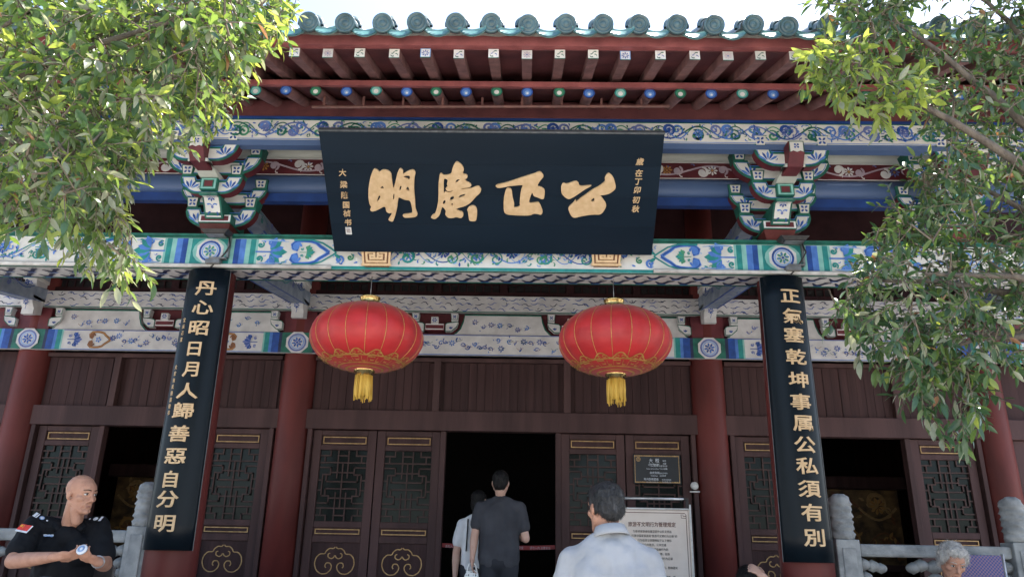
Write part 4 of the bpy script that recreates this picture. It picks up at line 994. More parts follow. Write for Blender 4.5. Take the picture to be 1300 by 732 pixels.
# ================================================================== lanterns
def lantern(cx, label):
    cz, rx, rz_ = 1.700, .462, .278+.006*math.sin(cx*9); rr = random.Random(int(cx*10)+30)
    top = BB-.002
    t = thing('red_lantern', label, 'lantern', (cx,0,1.16), 'red palace lanterns under the front beam')
    NS = 18; nn = NS*6; b = MB().use('lantern_red', True); prof = 28; vs = []
    for j in range(prof+1):
        a = -math.pi/2+math.pi*(.045+.91*j/prof)
        for k in range(nn):
            th = 2*math.pi*k/nn; ph = (k%6)/6; puff = .010*math.sin(math.pi*ph)*math.cos(a)
            wr = .0022*math.sin(th*9+j*1.7)*math.sin(j*.9+th*3)
            r = (rx*abs(math.cos(a))**.86+puff*1.0-.004+wr)
            vs.append((cx+r*math.cos(th), r*math.sin(th), cz+rz_*math.sin(a)))
    b.add(vs, [(j*nn+k, j*nn+(k+1)%nn, (j+1)*nn+(k+1)%nn, (j+1)*nn+k) for j in range(prof) for k in range(nn)]); b.build('shade', t)
    for k in range(NS):
        th = 2*math.pi*k/NS; pts = []
        for j in range(17):
            a = -math.pi/2+math.pi*(.215+.74*j/16); r = rx*abs(math.cos(a))**.86-.001; pts.append((cx+r*math.cos(th), r*math.sin(th), cz+rz_*math.sin(a)))
        MB().use('lantern_gold', True).tube(pts, .0024, 5).build('rib', t)
    zt_l, zb_l = cz+rz_*math.sin(math.pi*.455), cz-rz_*math.sin(math.pi*.455)
    MB().use('brass', True).lathe([(0,zt_l-.02),(.088,zt_l-.02),(.088,zt_l+.012),(.080,zt_l+.016),(.080,zt_l+.062),(.086,zt_l+.066),(.086,zt_l+.078),(0,zt_l+.080)], 24, c=(cx,0,0)).build('top_cap', t)
    MB().use('brass', True).lathe([(0,zb_l+.02),(.085,zb_l+.02),(.085,zb_l-.012),(.066,zb_l-.018),(.066,zb_l-.055),(.0,zb_l-.058)], 24, c=(cx,0,0)).build('bottom_cap', t)
    # fringe: many thin strands
    f = MB().use('tassel', True)
    for k in range(46):
        th = 2*math.pi*k/46; r = .064+rr.uniform(-.004,.006); ln = rr.uniform(.165,.21)
        f.tube([(cx+r*math.cos(th),r*math.sin(th),zb_l-.045),(cx+(r+.004)*math.cos(th+rr.uniform(-.05,.05)),(r+.004)*math.sin(th),zb_l-.13),(cx+(r+rr.uniform(-.004,.012))*math.cos(th+rr.uniform(-.09,.09)),(r+.006)*math.sin(th),zb_l-.045-ln)], [.006,.0055,.004], 5)
    f.tube([(cx,0,zb_l-.05),(cx,0,zb_l-.2)], .056, 16)
    f.build('tassel', t, kind='stuff')
    # gilt cloud border printed round the bottom
    g = Paint((0,0,0),(1,0,0),(0,0,1),(0,-1,0))
    def bd(u,v,l):
        a = -math.pi/2+math.pi*.045+v/rz_*.72; th = u; r = rx*abs(math.cos(a))**.86+l+.011*abs(math.sin(th*NS/2))*math.cos(a); return Vector((cx+r*math.cos(th), r*math.sin(th), cz+rz_*math.sin(a)-l*.3))
    g.bend = bd; g.l0 = .002
    circ = lambda v: [(2*math.pi*i/132, v) for i in range(132)]
    for v,w in ((.045,.016),(.100,.014),(.205,.014)): g.ribbon(circ(v), w, 'lantern_gold', True)
    NB = 14
    for k in range(NB):
        u0 = 2*math.pi*k/NB; du = 2*math.pi/NB
        P_ = lambda x,y: (u0+x*du, y)
        g.ribbon([P_(.10,.115),P_(.10,.185),P_(.55,.185),P_(.55,.140),P_(.32,.140),P_(.32,.160)], .015, 'lantern_gold')
        g.ribbon([P_(.72,.185),P_(.72,.125),P_(.98,.125)], .015, 'lantern_gold')
        g.ribbon([P_(i/16,.208+.020*abs(math.sin(math.pi*i/16))**.5+.045*max(0,math.sin(math.pi*(i/16-.15)/.7))**.8 if 2<i<14 else .208+.020*abs(math.sin(math.pi*i/16))**.5) for i in range(17)], .013, 'lantern_gold')
        for s_ in (-1,1): g.ribbon([P_(.5+s_*(.16+.10*math.cos(a_)),.232+.014*math.sin(a_)) for a_ in [i*.6 for i in range(11)]], .008, 'lantern_gold')
    g.build('gilt_border', t, normals=False)
    MB().use('metal_grey', True).tube([(cx,0,zt_l+.07),(cx,0,top+.004)], .0035, 6).build('hanging_wire', t)
lantern(-1.048, 'round red lantern with gold tassel hanging over the double doors with clear panels')
lantern(1.007, 'round red lantern with gold tassel hanging over the notice board')

# ================================================================== small fittings on the beam and eaves
lt = thing('light_tube', 'long thin brown tube light clipped under the round rafters', 'light tube', at(396,136,-1.0))
A_, B_ = at(396,136,-1.0), at(850,135,-1.0)
MB().use('pipe_brown', True).tube([A_, (A_+B_)/2, B_], .0125, 10).build('tube', lt)
for k in range(9):
    q = A_.lerp(B_, (k+.3)/9); MB().use('pipe_brown').box(q.x-.008,q.x+.008,q.y-.008,q.y+.008,q.z,rz(q.y)-.03).build('clip', lt)
for (a,b_,yy) in ((-5.0,-1.36,0),(1.32,5.0,0)):
    c = MB().use('pipe_white', True).tube([(a,-.185,BB+.012),((a+b_)/2,-.187,BB+.008),(b_,-.185,BB+.010)], .017, 10).build('conduit_pipe')
    tag(c, 'dirty white conduit pipe along the beam foot on the '+('guard’s side' if a<0 else 'white-haired woman’s side'), 'pipe')
for cx,s_ in ((-2.33,1),(2.47,1)):
    t = thing('spotlight', 'grey floodlight fixture on the beam above the '+('guard’s side couplet board' if cx<0 else 'couplet board near the white-haired woman'), 'spotlight', (cx,-.2,BT+.02))
    MB().use('metal_dark').frustum((cx,-.25),.085,.045,.12,.065,BT-.025,BT+.010).build('lamp_housing', t, bevel=.004)
    MB().use('metal_grey').box(cx-.075,cx+.075,-.285,-.215,BT-.032,BT-.026).build('lamp_glass', t)
    MB().use('metal_grey').box(cx+.085,cx+.10,-.20,-.165,BT-.20,BT+.03).build('mounting_arm', t)
    MB().use('metal_dark', True).tube([(cx+.09,-.2,BT-.02),(cx+.11,-.21,BT-.10),(cx+.07,-.2,BT-.17),(cx+.02,-.2,BT-.24),(cx-.03,-.2,BB-.01)], .007, 6).build('cable', t)
    MB().use('metal_grey').box(cx-.07,cx+.05,-.235,-.166,BB+.015,BB+.055).box(cx-.05,cx+.09,-.225,-.166,BB+.06,BB+.075).build('junction_box', t, bevel=.004)

# ================================================================== signs by the door
ys = 2.655
s0, s1 = at(805,613,ys), at(863,577,ys)
t = thing('hall_sign', 'black hall sign with patterned gold border hung on a door leaf', 'sign', ((s0.x+s1.x)/2,ys,s0.z))
MB().use('sign_black').box(s0.x,s1.x,ys,ys+.042,s0.z,s1.z).build('board', t, bevel=.004)
q = Paint(((s0.x+s1.x)/2,ys,(s0.z+s1.z)/2),(1,0,0),(0,0,1),(0,-1,0)); hw, hh = (s1.x-s0.x)/2, (s1.z-s0.z)/2
q.ribbon([(-hw+.016,-hh+.016),(hw-.016,-hh+.016),(hw-.016,hh-.016),(-hw+.016,hh-.016)], .016, 'gilt', True)
for i in range(26):
    u = -hw+.03+(2*hw-.06)*i/25; q.leaf(u-.008,-hh+.016,.016,.8,'sign_black'); q.leaf(u-.008,hh-.016,.016,.8,'sign_black')
for i in range(16):
    v = -hh+.04+(2*hh-.08)*i/15; q.leaf(-hw+.016,v-.006,.015,.9,'sign_black'); q.leaf(hw-.016,v-.006,.015,.9,'sign_black')
q.ring(-hw+.055,hh-.055,.022,.006,'gilt'); q.flower(-hw+.055,hh-.055,.016,5,'gilt'); q.build('gold_border', t, normals=False)
m_ = MB().use('patch_white'); O_ = q.O
sp = lambda u,v,d: O_+Vector((u,-d,v))
for (s_,u,v,w) in (('大  殿',-.03,hh-.085,.046),('The Main Hall',-.03,hh-.112,.020),('대전',.085,hh-.078,.022),('大殿',.085,hh-.108,.020),('包公塑像',-.04,.028,.030),('Statue of Lord Bao',-.05,-.004,.018),('포공조각상',.07,.026,.020),('包公の塑像',.07,-.004,.018),('龙虎狗铡',-.03,-.052,.028),('Guillotines',-.035,-.080,.018),('용호구작두',.07,-.054,.020),('龙虎狗押',.06,-.080,.018),('陈州放粮壁画',-.07,-.122,.027),('Mural of Relief Grain',-.06,-.146,.016),('진주방량벽화',.10,-.124,.019),('陳州放糧壁画',.10,-.146,.016)):
    put_glyph(m_, s_, sp, u, v, w, w*1.05, .0018, .003, .004)
m_.build('lettering', t)
# standing notice
yn = 2.05
n0, n1 = at(781,733,yn), at(874,647,yn)
xL, xR, zT = n0.x, at(877,690,yn).x, n1.z
t = thing('notice_stand', 'cream notice board in a grey metal stand beside the man in the pale blue shirt', 'notice board', ((xL+xR)/2,yn,FLOOR))
fw_ = .018
for a,b_ in ((xL-fw_,xL),(xR,xR+fw_)): MB().use('alu').box(a,b_,yn-.02,yn+.02,FLOOR,zT+.055).build('frame_post', t, bevel=.004)
MB().use('alu').box(xL,xR,yn-.018,yn+.018,zT,zT+.016).build('top_rail', t, bevel=.003)
MB().use('alu').box(xL-.06,xR+.06,yn-.22,yn+.22,FLOOR+.002,FLOOR+.03).build('foot_plate', t, bevel=.005)
for a,b_,c_ in ((xL+.001,xL+.055,xL+.03),(xR-.001,xR-.055,xR-.03)): MB().use('metal_dark').box(min(a,b_),max(a,b_),yn-.012,yn+.012,zT+.0945,zT+.12).box(min(a,c_),max(a,c_),yn-.011,yn+.011,zT+.016,zT+.095).build('handle_bracket', t, bevel=.003)
MB().use('alu', True).tube([(xL+.05,yn,zT+.108),(xR-.05,yn,zT+.108)], .015, 12).build('handle_bar', t)
MB().use('sign_paper').box(xL,xR,yn-.008,yn+.008,FLOOR+.35,zT-.001).build('panel', t)
xm = (xL+xR)/2; hw = (xR-xL)/2
q = Paint((xm,yn-.008,zT),(1,0,0),(0,0,1),(0,-1,0))
q.ribbon([(-hw+.05,-.032),(hw-.05,-.032),(hw-.035,-.05),(hw-.035,-.9),(-hw+.035,-.9),(-hw+.035,-.05)], .006, 'ink_brown', True)
q.ribbon([(-hw+.012,-.95),(-hw+.012,-.006),(hw-.012,-.006),(hw-.012,-.95)], .004, 'ink_brown')
for s_ in (1,-1):
    for r in (.016,.034): q.ribbon([(s_*(hw-.05-r),-.032-.01),(s_*(hw-.05-r),-.045-r),(s_*(hw-.035),-.045-r)], .006, 'ink_brown')
q.build('printed_border', t, normals=False)
m_ = MB().use('ink_brown'); O_ = q.O; sp = lambda u,v,d: O_+Vector((u,-d,v))
put_glyph(m_, '旅游不文明行为管理规定', sp, 0, -.165, .044, .050, .0018, .003, .012)
m_.use('ink_black')
lines = ['为推进旅游诚信建设提升公民文明出','行意识国家旅游局“旅游不文明行为记录”的','行为信息记录期限如下以下情形','扰乱公共秩序，公共交通','破坏环境公共设施行为的','违反当地风俗，赌博，色情','损毁旅游目的地文物古迹的行为记录','','法律法规规定，其他造成影响，影响恶劣','','严重扰乱，教育管理，保管服务，等','其他不文明行为']
for i,s_ in enumerate(lines):
    if s_:
        put_glyph(m_, s_, sp, .02 if i%3 else .0, -.225-i*.043, .0245, .027, .0018, .003, .002)
m_.build('lettering', t)
# small white device on the door post
q = at(882,616,2.63)
t = thing('wall_sensor', 'small round white device with a bar below it on the door post', 'sensor', (q.x,2.645,q.z-.04))
MB().use('plastic_white', True).lathe([(0,.028),(.018,.028),(.036,.022),(.044,.008),(.044,0),(0,0)], 24, Matrix.Translation((q.x,2.647,q.z+.0)) @ Euler((R(90),0,0)).to_matrix().to_4x4()).build('dome', t)
MB().use('plastic_white').box(q.x-.055,q.x+.055,2.632,2.648,q.z-.072,q.z-.056).build('bar', t, bevel=.003)
# barrier tape across the open doorway
q0, q1 = at(560,691,2.86), at(712,694,2.86)
bt = Paint((0,2.86,0),(1,0,0),(0,0,1),(0,-1,0))
b = MB().use('tape_red'); pts = [(-.66,0),(-.4,-.012),(0,-.02),(.4,-.012),(.66,0)]
for (a,b_) in zip(pts,pts[1:]): b.add([(a[0],2.86,q0.z+a[1]-.022),(b_[0],2.86,q0.z+b_[1]-.022),(b_[0],2.86,q0.z+b_[1]+.022),(a[0],2.86,q0.z+a[1]+.022),(a[0],2.863,q0.z+a[1]-.022),(b_[0],2.863,q0.z+b_[1]-.022),(b_[0],2.863,q0.z+b_[1]+.022),(a[0],2.863,q0.z+a[1]+.022)],[(0,1,2,3),(4,7,6,5),(3,2,6,7),(0,4,5,1)])
t = thing('barrier_tape', 'red barrier tape with white lettering strung across the dark open doorway', 'tape', (0,2.86,FLOOR)); b.build('band', t)
m_ = MB().use('p_rose'); 
for u in (-.48,-.16,.16,.46): put_glyph(m_, '请勿入内 注意安全', lambda a,v,d: Vector((a,2.86-d,q0.z-.015+v)), u, -.012, .028, .034, .001, .002, .002)
m_.build('lettering', t)
for s_ in (1,-1): MB().use('metal_grey', True).tube([(s_*.665,2.86,FLOOR),(s_*.665,2.86,q0.z+.05)], .014, 10).lathe([(0,FLOOR),(.12,FLOOR),(.12,FLOOR+.02),(.02,FLOOR+.04)],20,c=(s_*.665,2.86,0)).build('stand_post', t)

# ================================================================== stone balustrades between the front columns
def post(x, y, par, w=.088):
    zt = .175
    o = MB().use('stone').box(x-w,x+w,y-w,y+w,FLOOR,zt).build('post', par, bevel=.008)
    prof = [(0,0)]; zz = 0
    prof = [(.0,0),(.080,0),(.082,.02)]
    for k in range(6): prof += [(.090,.035+k*.045),(.082,.05+k*.045),(.078,.068+k*.045)]
    prof += [(.070,.31),(.04,.33),(0,.335)]
    b = MB().use('stone', True); n = 26; vs = []
    for i,(r,zq) in enumerate(prof):
        for k in range(n): a = 2*math.pi*k/n; rr_ = r*(1+.07*math.sin(a*5+i*1.3)); vs.append((x+rr_*math.cos(a), y+rr_*math.sin(a), zt+zq+.004*math.sin(a*3+i)))
    b.add(vs, [(i*n+k,i*n+(k+1)%n,(i+1)*n+(k+1)%n,(i+1)*n+k) for i in range(len(prof)-1) for k in range(n)]); b.build('carved_finial', o)
    for s_ in (1,-1): MB().use('stone').box(x-.05,x+.05,y-w-.008,y-w+.002,zt-.9+.15,zt-.06).build('carved_inset', o, bevel=.006); break
def balustrade(x0, x1, posts, label, y=.02):
    t = thing('stone_balustrade', label, 'balustrade', ((x0+x1)/2,y,FLOOR))
    for x in posts: post(x, y, t)
    ed = sorted(posts)
    segs = list(zip(ed,ed[1:]))
    for a,b_ in segs:
        a += .085; b_ -= .085
        MB().use('stone').box(a,b_,y-.06,y+.06,.055,.145).build('top_rail', t, bevel=.02)
        MB().use('stone').box(a,b_,y-.05,y+.05,-.335,-.24).build('mid_rail', t, bevel=.012)
        MB().use('stone').box(a,b_,y-.045,y+.045,FLOOR,-.336).build('panel', t, bevel=.01)
        for i,f in enumerate((0,.5,1)):
            cx = a+(b_-a)*f; sgn = 1 if f==0 else -1
            if f == .5: lobes = [(-.16,-.02,.05),(-.10,.0,.055),(0,-.01,.06),(.10,0,.055),(.16,-.02,.05),(0,-.10,.06),(-.05,-.16,.05),(.05,-.16,.05),(0,-.235,.065)]
            else: lobes = [(sgn*.04,0,.055),(sgn*.11,-.01,.052),(sgn*.17,-.025,.045),(sgn*.05,-.09,.05),(sgn*.03,-.16,.05),(sgn*.04,-.23,.05)]
            b = MB().use('stone', True)
            for (dx,dz_,r) in lobes:
                prof = [(0,-r*.9)]+[(r*math.cos(q), r*.75*math.sin(q)) for q in [-1.2+2.4*k/8 for k in range(9)]]+[(0,r*.9)]
                b.lathe(prof, 14, c=(cx+dx,y,0.0+dz_))
            b.build('cloud_support', t)
balustrade(-5.4,-2.6,[-5.32,-3.98,-2.66],'grey stone balustrade with cloud supports behind the guard')
balustrade(2.6,5.4,[2.70,4.01,5.32],'grey stone balustrade with cloud supports behind the white-haired woman')
# ================================================================== two osmanthus trees whose boughs hang into the view
def leaf_template(droop, fold):
    st = [(0,.03),(.16,.55),(.40,1.0),(.66,.88),(.88,.42),(1,0.0)]
    v = []; f = []
    for t,w in st: v.append((t,0,-droop*t*t))
    n = len(st); li = {}; ri = {}
    for i,(t,w) in enumerate(st[:-1]):
        li[i] = len(v); v.append((t, .175*w, -droop*t*t+fold*w*.2)); ri[i] = len(v); v.append((t,-.175*w,-droop*t*t+fold*w*.2))
    for i in range(n-2):
        f.append((i,i+1,li[i+1],li[i])); f.append((i,ri[i],ri[i+1],i+1))
    f.append((n-2,n-1,li[n-2])); f.append((n-2,ri[n-2],n-1))
    return np.array(v), f
LT_ = [leaf_template(.16,.28), leaf_template(.42,.22), leaf_template(-.06,.55)]
def in_poly(x, y, P):
    c = False; j = len(P)-1
    for i in range(len(P)):
        if (P[i][1] > y) != (P[j][1] > y) and x < (P[j][0]-P[i][0])*(y-P[i][1])/(P[j][1]-P[i][1])+P[i][0]: c = not c
        j = i
    return c
def tree(name, label, base, fork, regions, seed, nl):
    rg = random.Random(seed)
    t = thing(name, label, 'tree', base, 'osmanthus trees in front of the hall')
    base = Vector(base); fork = Vector(fork)
    sprays = []
    for (poly, cnt, yr, mw, ls, droop) in regions:
        xs = [p[0] for p in poly]; ys = [p[1] for p in poly]; k = 0; tries = 0
        while k < cnt and tries < cnt*60:
            tries += 1
            x, y = rg.uniform(min(xs),max(xs)), rg.uniform(min(ys),max(ys))
            if in_poly(x,y,poly):
                Y = rg.uniform(*yr); sprays.append((at(x,y,Y), mw, ls, droop)); k += 1
    # limbs: a handful of centres that serve the nearest sprays
    cents = [s[0].copy() for s in rg.sample(sprays, nl)]
    for _ in range(4):
        grp = [[] for _ in cents]
        for s in sprays: grp[min(range(nl), key=lambda i: (cents[i]-s[0]).length_squared)].append(s[0])
        cents = [sum(g, Vector())/len(g) if g else c for g,c in zip(grp,cents)]
    tr = MB().use('bark', True)
    pts = [base+(fork-base)*k/6+Vector((.05*math.sin(k*1.3),.04*math.cos(k*1.7)-.04,0)) for k in range(7)]
    tr.tube(pts, [.115,.10,.092,.086,.08,.074,.068], 14); trunk = tr.build('trunk', t)
    limbs = []
    for c in cents:
        c = c+Vector((0,0,.05)); d = c-fork; mid = fork+d*.5+Vector((rg.uniform(-.1,.1),rg.uniform(-.1,.1),.16*d.length+rg.uniform(0,.1)))
        cv = [fork*(1-q)**2+mid*2*q*(1-q)+c*q*q for q in [k/12 for k in range(13)]]
        cv = [p+Vector((rg.uniform(-.012,.012),rg.uniform(-.012,.012),rg.uniform(-.012,.012)))*(0 if k==0 else 1) for k,p in enumerate(cv)]
        limbs.append(cv); MB().use('bark', True).tube(cv, [.042-.034*k/12 for k in range(13)], 8).build('limb', t)
    tw = MB().use('twig', True); leaves = []
    nodes = [q for cv in limbs for q in cv[4:]]; lt = {id(q): True for q in nodes}
    sprays.sort(key=lambda s: min((c-s[0]).length_squared for cv in limbs for c in cv[6::3]))
    for (p, mw, ls, droop) in sprays:
        li = min(range(nl), key=lambda i: (cents[i]-p).length_squared)
        q = min(nodes, key=lambda a: (a-p).length_squared+(.004 if id(a) in lt else 0)); nodes.append(p)
        out = (p-q); L0_ = out.length; dirn = out.normalized() if L0_ > .02 else Vector((rg.uniform(-1,1),rg.uniform(-1,1),.2)).normalized()
        dirn = (dirn+Vector((rg.uniform(-.6,.6),rg.uniform(-.6,.6),rg.uniform(-.5,.4)-droop))).normalized()
        tl = rg.uniform(.13,.26)
        b0 = p-dirn*tl*.5; b1 = p+dirn*tl*.5+Vector((0,0,-droop*.03))
        m1 = q.lerp(b0,.5)+Vector((rg.uniform(-.04,.04),rg.uniform(-.04,.04),rg.uniform(.0,.07)))
        if L0_ > .05: tw.tube([q,m1,b0,p,b1], [.0055,.0042,.003,.0022,.0012], 4, cap=False)
        else: tw.tube([b0,p,b1], [.003,.0022,.0012], 4, cap=False)
        nlv = rg.randint(10,14); side = dirn.cross(Vector((0,0,1)))
        side = side.normalized() if side.length > .05 else Vector((1,0,0))
        for k in range(nlv):
            tt = (k+.5)/nlv; pos = b0.lerp(p,tt*2) if tt < .5 else p.lerp(b1,tt*2-1)
            an = k*2.4+rg.uniform(-.5,.5)
            rad = side*math.cos(an)+dirn.cross(side)*math.sin(an)
            term = tt > .8
            dl = (dirn*(.55 if not term else .9)+rad*(.85 if not term else .55)+Vector((0,0,-droop*.5+rg.uniform(-.25,.12)))).normalized()
            nrm = (Vector((0,0,1))*1.0+Vector((rg.gauss(0,.55),rg.gauss(0,.55),0))); nrm = (nrm-dl*nrm.dot(dl)).normalized()
            sz = ls*rg.uniform(.62,1.15)*(1 if tt>.2 else .85); y_ = nrm.cross(dl)
            M = Matrix(((dl.x,y_.x,nrm.x,pos.x),(dl.y,y_.y,nrm.y,pos.y),(dl.z,y_.z,nrm.z,pos.z),(0,0,0,1))) @ Matrix.Diagonal((sz,sz*rg.uniform(.85,1.15),sz,1))
            mt = rg.choices(('leaf_mature_shaded','leaf_mid','leaf_young_sunlit','leaf_glint','leaf_dry'), mw)[0]
            if mt == 'leaf_young_sunlit' and tt < .45: mt = 'leaf_mid'
            leaves.append((M, rg.randrange(3), mt))
    tw.build('twigs', t, normals=False, kind='stuff')
    # the leaves that show largest are objects of their own
    def size(L):
        x,y,zz = to_px(L[0].translation)
        return L[0].to_scale().x/zz if (0 < x < 1300 and 0 < y < 732 and zz > .5) else 0
    order = sorted(range(len(leaves)), key=lambda i: -size(leaves[i])); big = set(order[:300]); cache = {}
    for i in order[:300]:
        M, sh, mt = leaves[i]
        if (sh,mt) not in cache:
            me = bpy.data.meshes.new('leaf'); me.from_pydata(LT_[sh][0].tolist(), [], LT_[sh][1]); me.materials.append(MATS[mt]); me.polygons.foreach_set('use_smooth',[True]*len(me.polygons)); cache[(sh,mt)] = me
        o = bpy.data.objects.new('leaf', cache[(sh,mt)]); COL.objects.link(o); o.parent = t; o.matrix_local = Matrix.Translation(-t.location) @ M
    V = []; F = []; MI = []; ml = ['leaf_mature_shaded','leaf_mid','leaf_young_sunlit','leaf_glint','leaf_dry']; off = 0
    for i,(M,sh,mt) in enumerate(leaves):
        if i in big: continue
        v, f = LT_[sh]; m = np.array(M); V.append(v@m[:3,:3].T+m[:3,3]-np.array(t.location)); F.extend([tuple(a+off for a in q) for q in f]); MI.extend([ml.index(mt)]*len(f)); off += len(v)
    me = bpy.data.meshes.new('crown'); me.from_pydata(np.concatenate(V).tolist(), [], F)
    for m in ml: me.materials.append(MATS[m])
    me.polygons.foreach_set('material_index', MI); me.polygons.foreach_set('use_smooth', [True]*len(F)); me.update()
    o = bpy.data.objects.new('crown', me); COL.objects.link(o); o.parent = t; o['kind'] = 'stuff'
    return len(leaves)
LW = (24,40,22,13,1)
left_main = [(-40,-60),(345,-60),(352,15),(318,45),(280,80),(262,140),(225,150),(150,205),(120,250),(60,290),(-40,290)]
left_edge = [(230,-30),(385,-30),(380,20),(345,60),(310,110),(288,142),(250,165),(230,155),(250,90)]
left_low = [(60,180),(140,180),(222,168),(212,192),(160,225),(150,265),(160,300),(185,345),(150,352),(110,325),(60,290)]  # large share of whitish leaves here, painted stand-ins for sun glints
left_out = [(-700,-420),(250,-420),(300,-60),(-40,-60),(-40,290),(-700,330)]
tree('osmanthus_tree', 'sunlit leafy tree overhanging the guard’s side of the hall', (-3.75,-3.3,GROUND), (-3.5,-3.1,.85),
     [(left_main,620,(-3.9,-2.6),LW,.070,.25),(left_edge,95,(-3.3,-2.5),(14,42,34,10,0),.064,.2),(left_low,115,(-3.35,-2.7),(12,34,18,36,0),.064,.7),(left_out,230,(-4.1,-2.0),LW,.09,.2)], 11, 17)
RW = (64,26,2,7,1)  # mostly dark leaves: the right tree's shade is put into its colour mix
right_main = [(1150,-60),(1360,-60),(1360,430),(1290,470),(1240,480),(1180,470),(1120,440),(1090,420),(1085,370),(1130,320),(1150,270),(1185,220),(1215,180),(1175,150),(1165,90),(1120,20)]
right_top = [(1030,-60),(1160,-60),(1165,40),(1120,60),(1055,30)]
right_lit = [(1000,65),(1040,60),(1060,45),(1120,70),(1170,95),(1165,140),(1120,145),(1070,130),(1020,100)]  # yellow-green leaf mix puts the backlit sun into the colour
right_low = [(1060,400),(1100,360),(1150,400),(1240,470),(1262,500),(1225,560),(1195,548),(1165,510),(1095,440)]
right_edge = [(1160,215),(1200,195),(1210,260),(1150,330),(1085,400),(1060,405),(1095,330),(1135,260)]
right_shade_crown = [(1080,-330),(1750,-330),(1750,-10),(1330,-30),(1120,-50)]  # dense crown out of view, added to cast shade on the right tree
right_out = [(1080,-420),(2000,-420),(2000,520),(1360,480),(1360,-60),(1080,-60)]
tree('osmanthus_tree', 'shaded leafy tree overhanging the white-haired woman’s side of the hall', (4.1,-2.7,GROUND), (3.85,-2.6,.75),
     [(right_main,470,(-2.85,-1.85),RW,.068,.25),(right_top,80,(-3.0,-2.2),RW,.074,.2),(right_lit,60,(-3.15,-2.6),(0,16,80,4,0),.082,.25),(right_low,62,(-2.6,-2.0),RW,.082,.6),(right_edge,60,(-2.6,-2.0),RW,.068,.4),(right_out,300,(-3.2,-1.85),RW,.09,.2),(right_shade_crown,420,(-3.1,-1.7),RW,.10,.2)], 23, 18)
# ================================================================== people
def capsule(mb, p0, r0, p1, r1, sx=1.0, n=14):
    p0, p1 = Vector(p0), Vector(p1); d = p1-p0; L = d.length
    t = d.normalized() if L > 1e-6 else Vector((0,0,1))
    pts = []; rad = []
    for k in range(5): a = math.pi/2*(1-k/4); pts.append(p0-t*r0*math.sin(a)); rad.append(max(1e-4,r0*math.cos(a)))
    for k in range(5): a = math.pi/2*k/4; pts.append(p1+t*r1*math.sin(a)); rad.append(max(1e-4,r1*math.cos(a)))
    mb.tube(pts, rad, n)
def ellipsoid(mb, c, r, Rm=None, n=16):
    c = Vector(c); vs = []; fs = []; m = n//2
    for j in range(m+1):
        a = -math.pi/2+math.pi*j/m
        for k in range(n):
            v = Vector((r[0]*math.cos(a)*math.cos(2*math.pi*k/n), r[1]*math.cos(a)*math.sin(2*math.pi*k/n), r[2]*math.sin(a)))
            if Rm is not None: v = Rm @ v
            vs.append(c+v)
    for j in range(m):
        for k in range(n): fs.append((j*n+k,j*n+(k+1)%n,(j+1)*n+(k+1)%n,(j+1)*n+k))
    mb.add(vs, fs)
def remesh(mb, name, parent, mt, vox, smooth=4, noise=0.0, nscale=18, seed=0, sf=.5, zs=1.0):
    off = root_of(parent).location
    me = mb.mesh('tmp', off); o = bpy.data.objects.new('tmp', me)
    md = o.modifiers.new('r','REMESH'); md.mode = 'VOXEL'; md.voxel_size = vox
    if smooth: ms = o.modifiers.new('s','SMOOTH'); ms.iterations = smooth; ms.factor = sf
    m2 = baked(o)
    bpy.data.objects.remove(o); bpy.data.meshes.remove(me)
    if noise:
        from mathutils import noise as nz
        n_ = len(m2.vertices); co = np.empty(n_*3); no = np.empty(n_*3); m2.vertices.foreach_get('co', co); m2.vertex_normals.foreach_get('vector', no)
        co = co.reshape(-1,3); no = no.reshape(-1,3)
        d = np.array([nz.noise(Vector((c[0],c[1],c[2]*zs))*nscale+Vector((seed,seed*2,0)))+.5*nz.noise(Vector((c[0],c[1]+c[2]*.5,c[2]*zs))*nscale*2.3) for c in co])
        m2.vertices.foreach_set('co', (co+no*(d*noise)[:,None]).ravel())
    m2.name = name; m2.materials.clear(); m2.materials.append(MATS[mt]); m2.polygons.foreach_set('use_smooth',[True]*len(m2.polygons)); m2.update()
    r = bpy.data.objects.new(name, m2); COL.objects.link(r); r.parent = parent
    return r
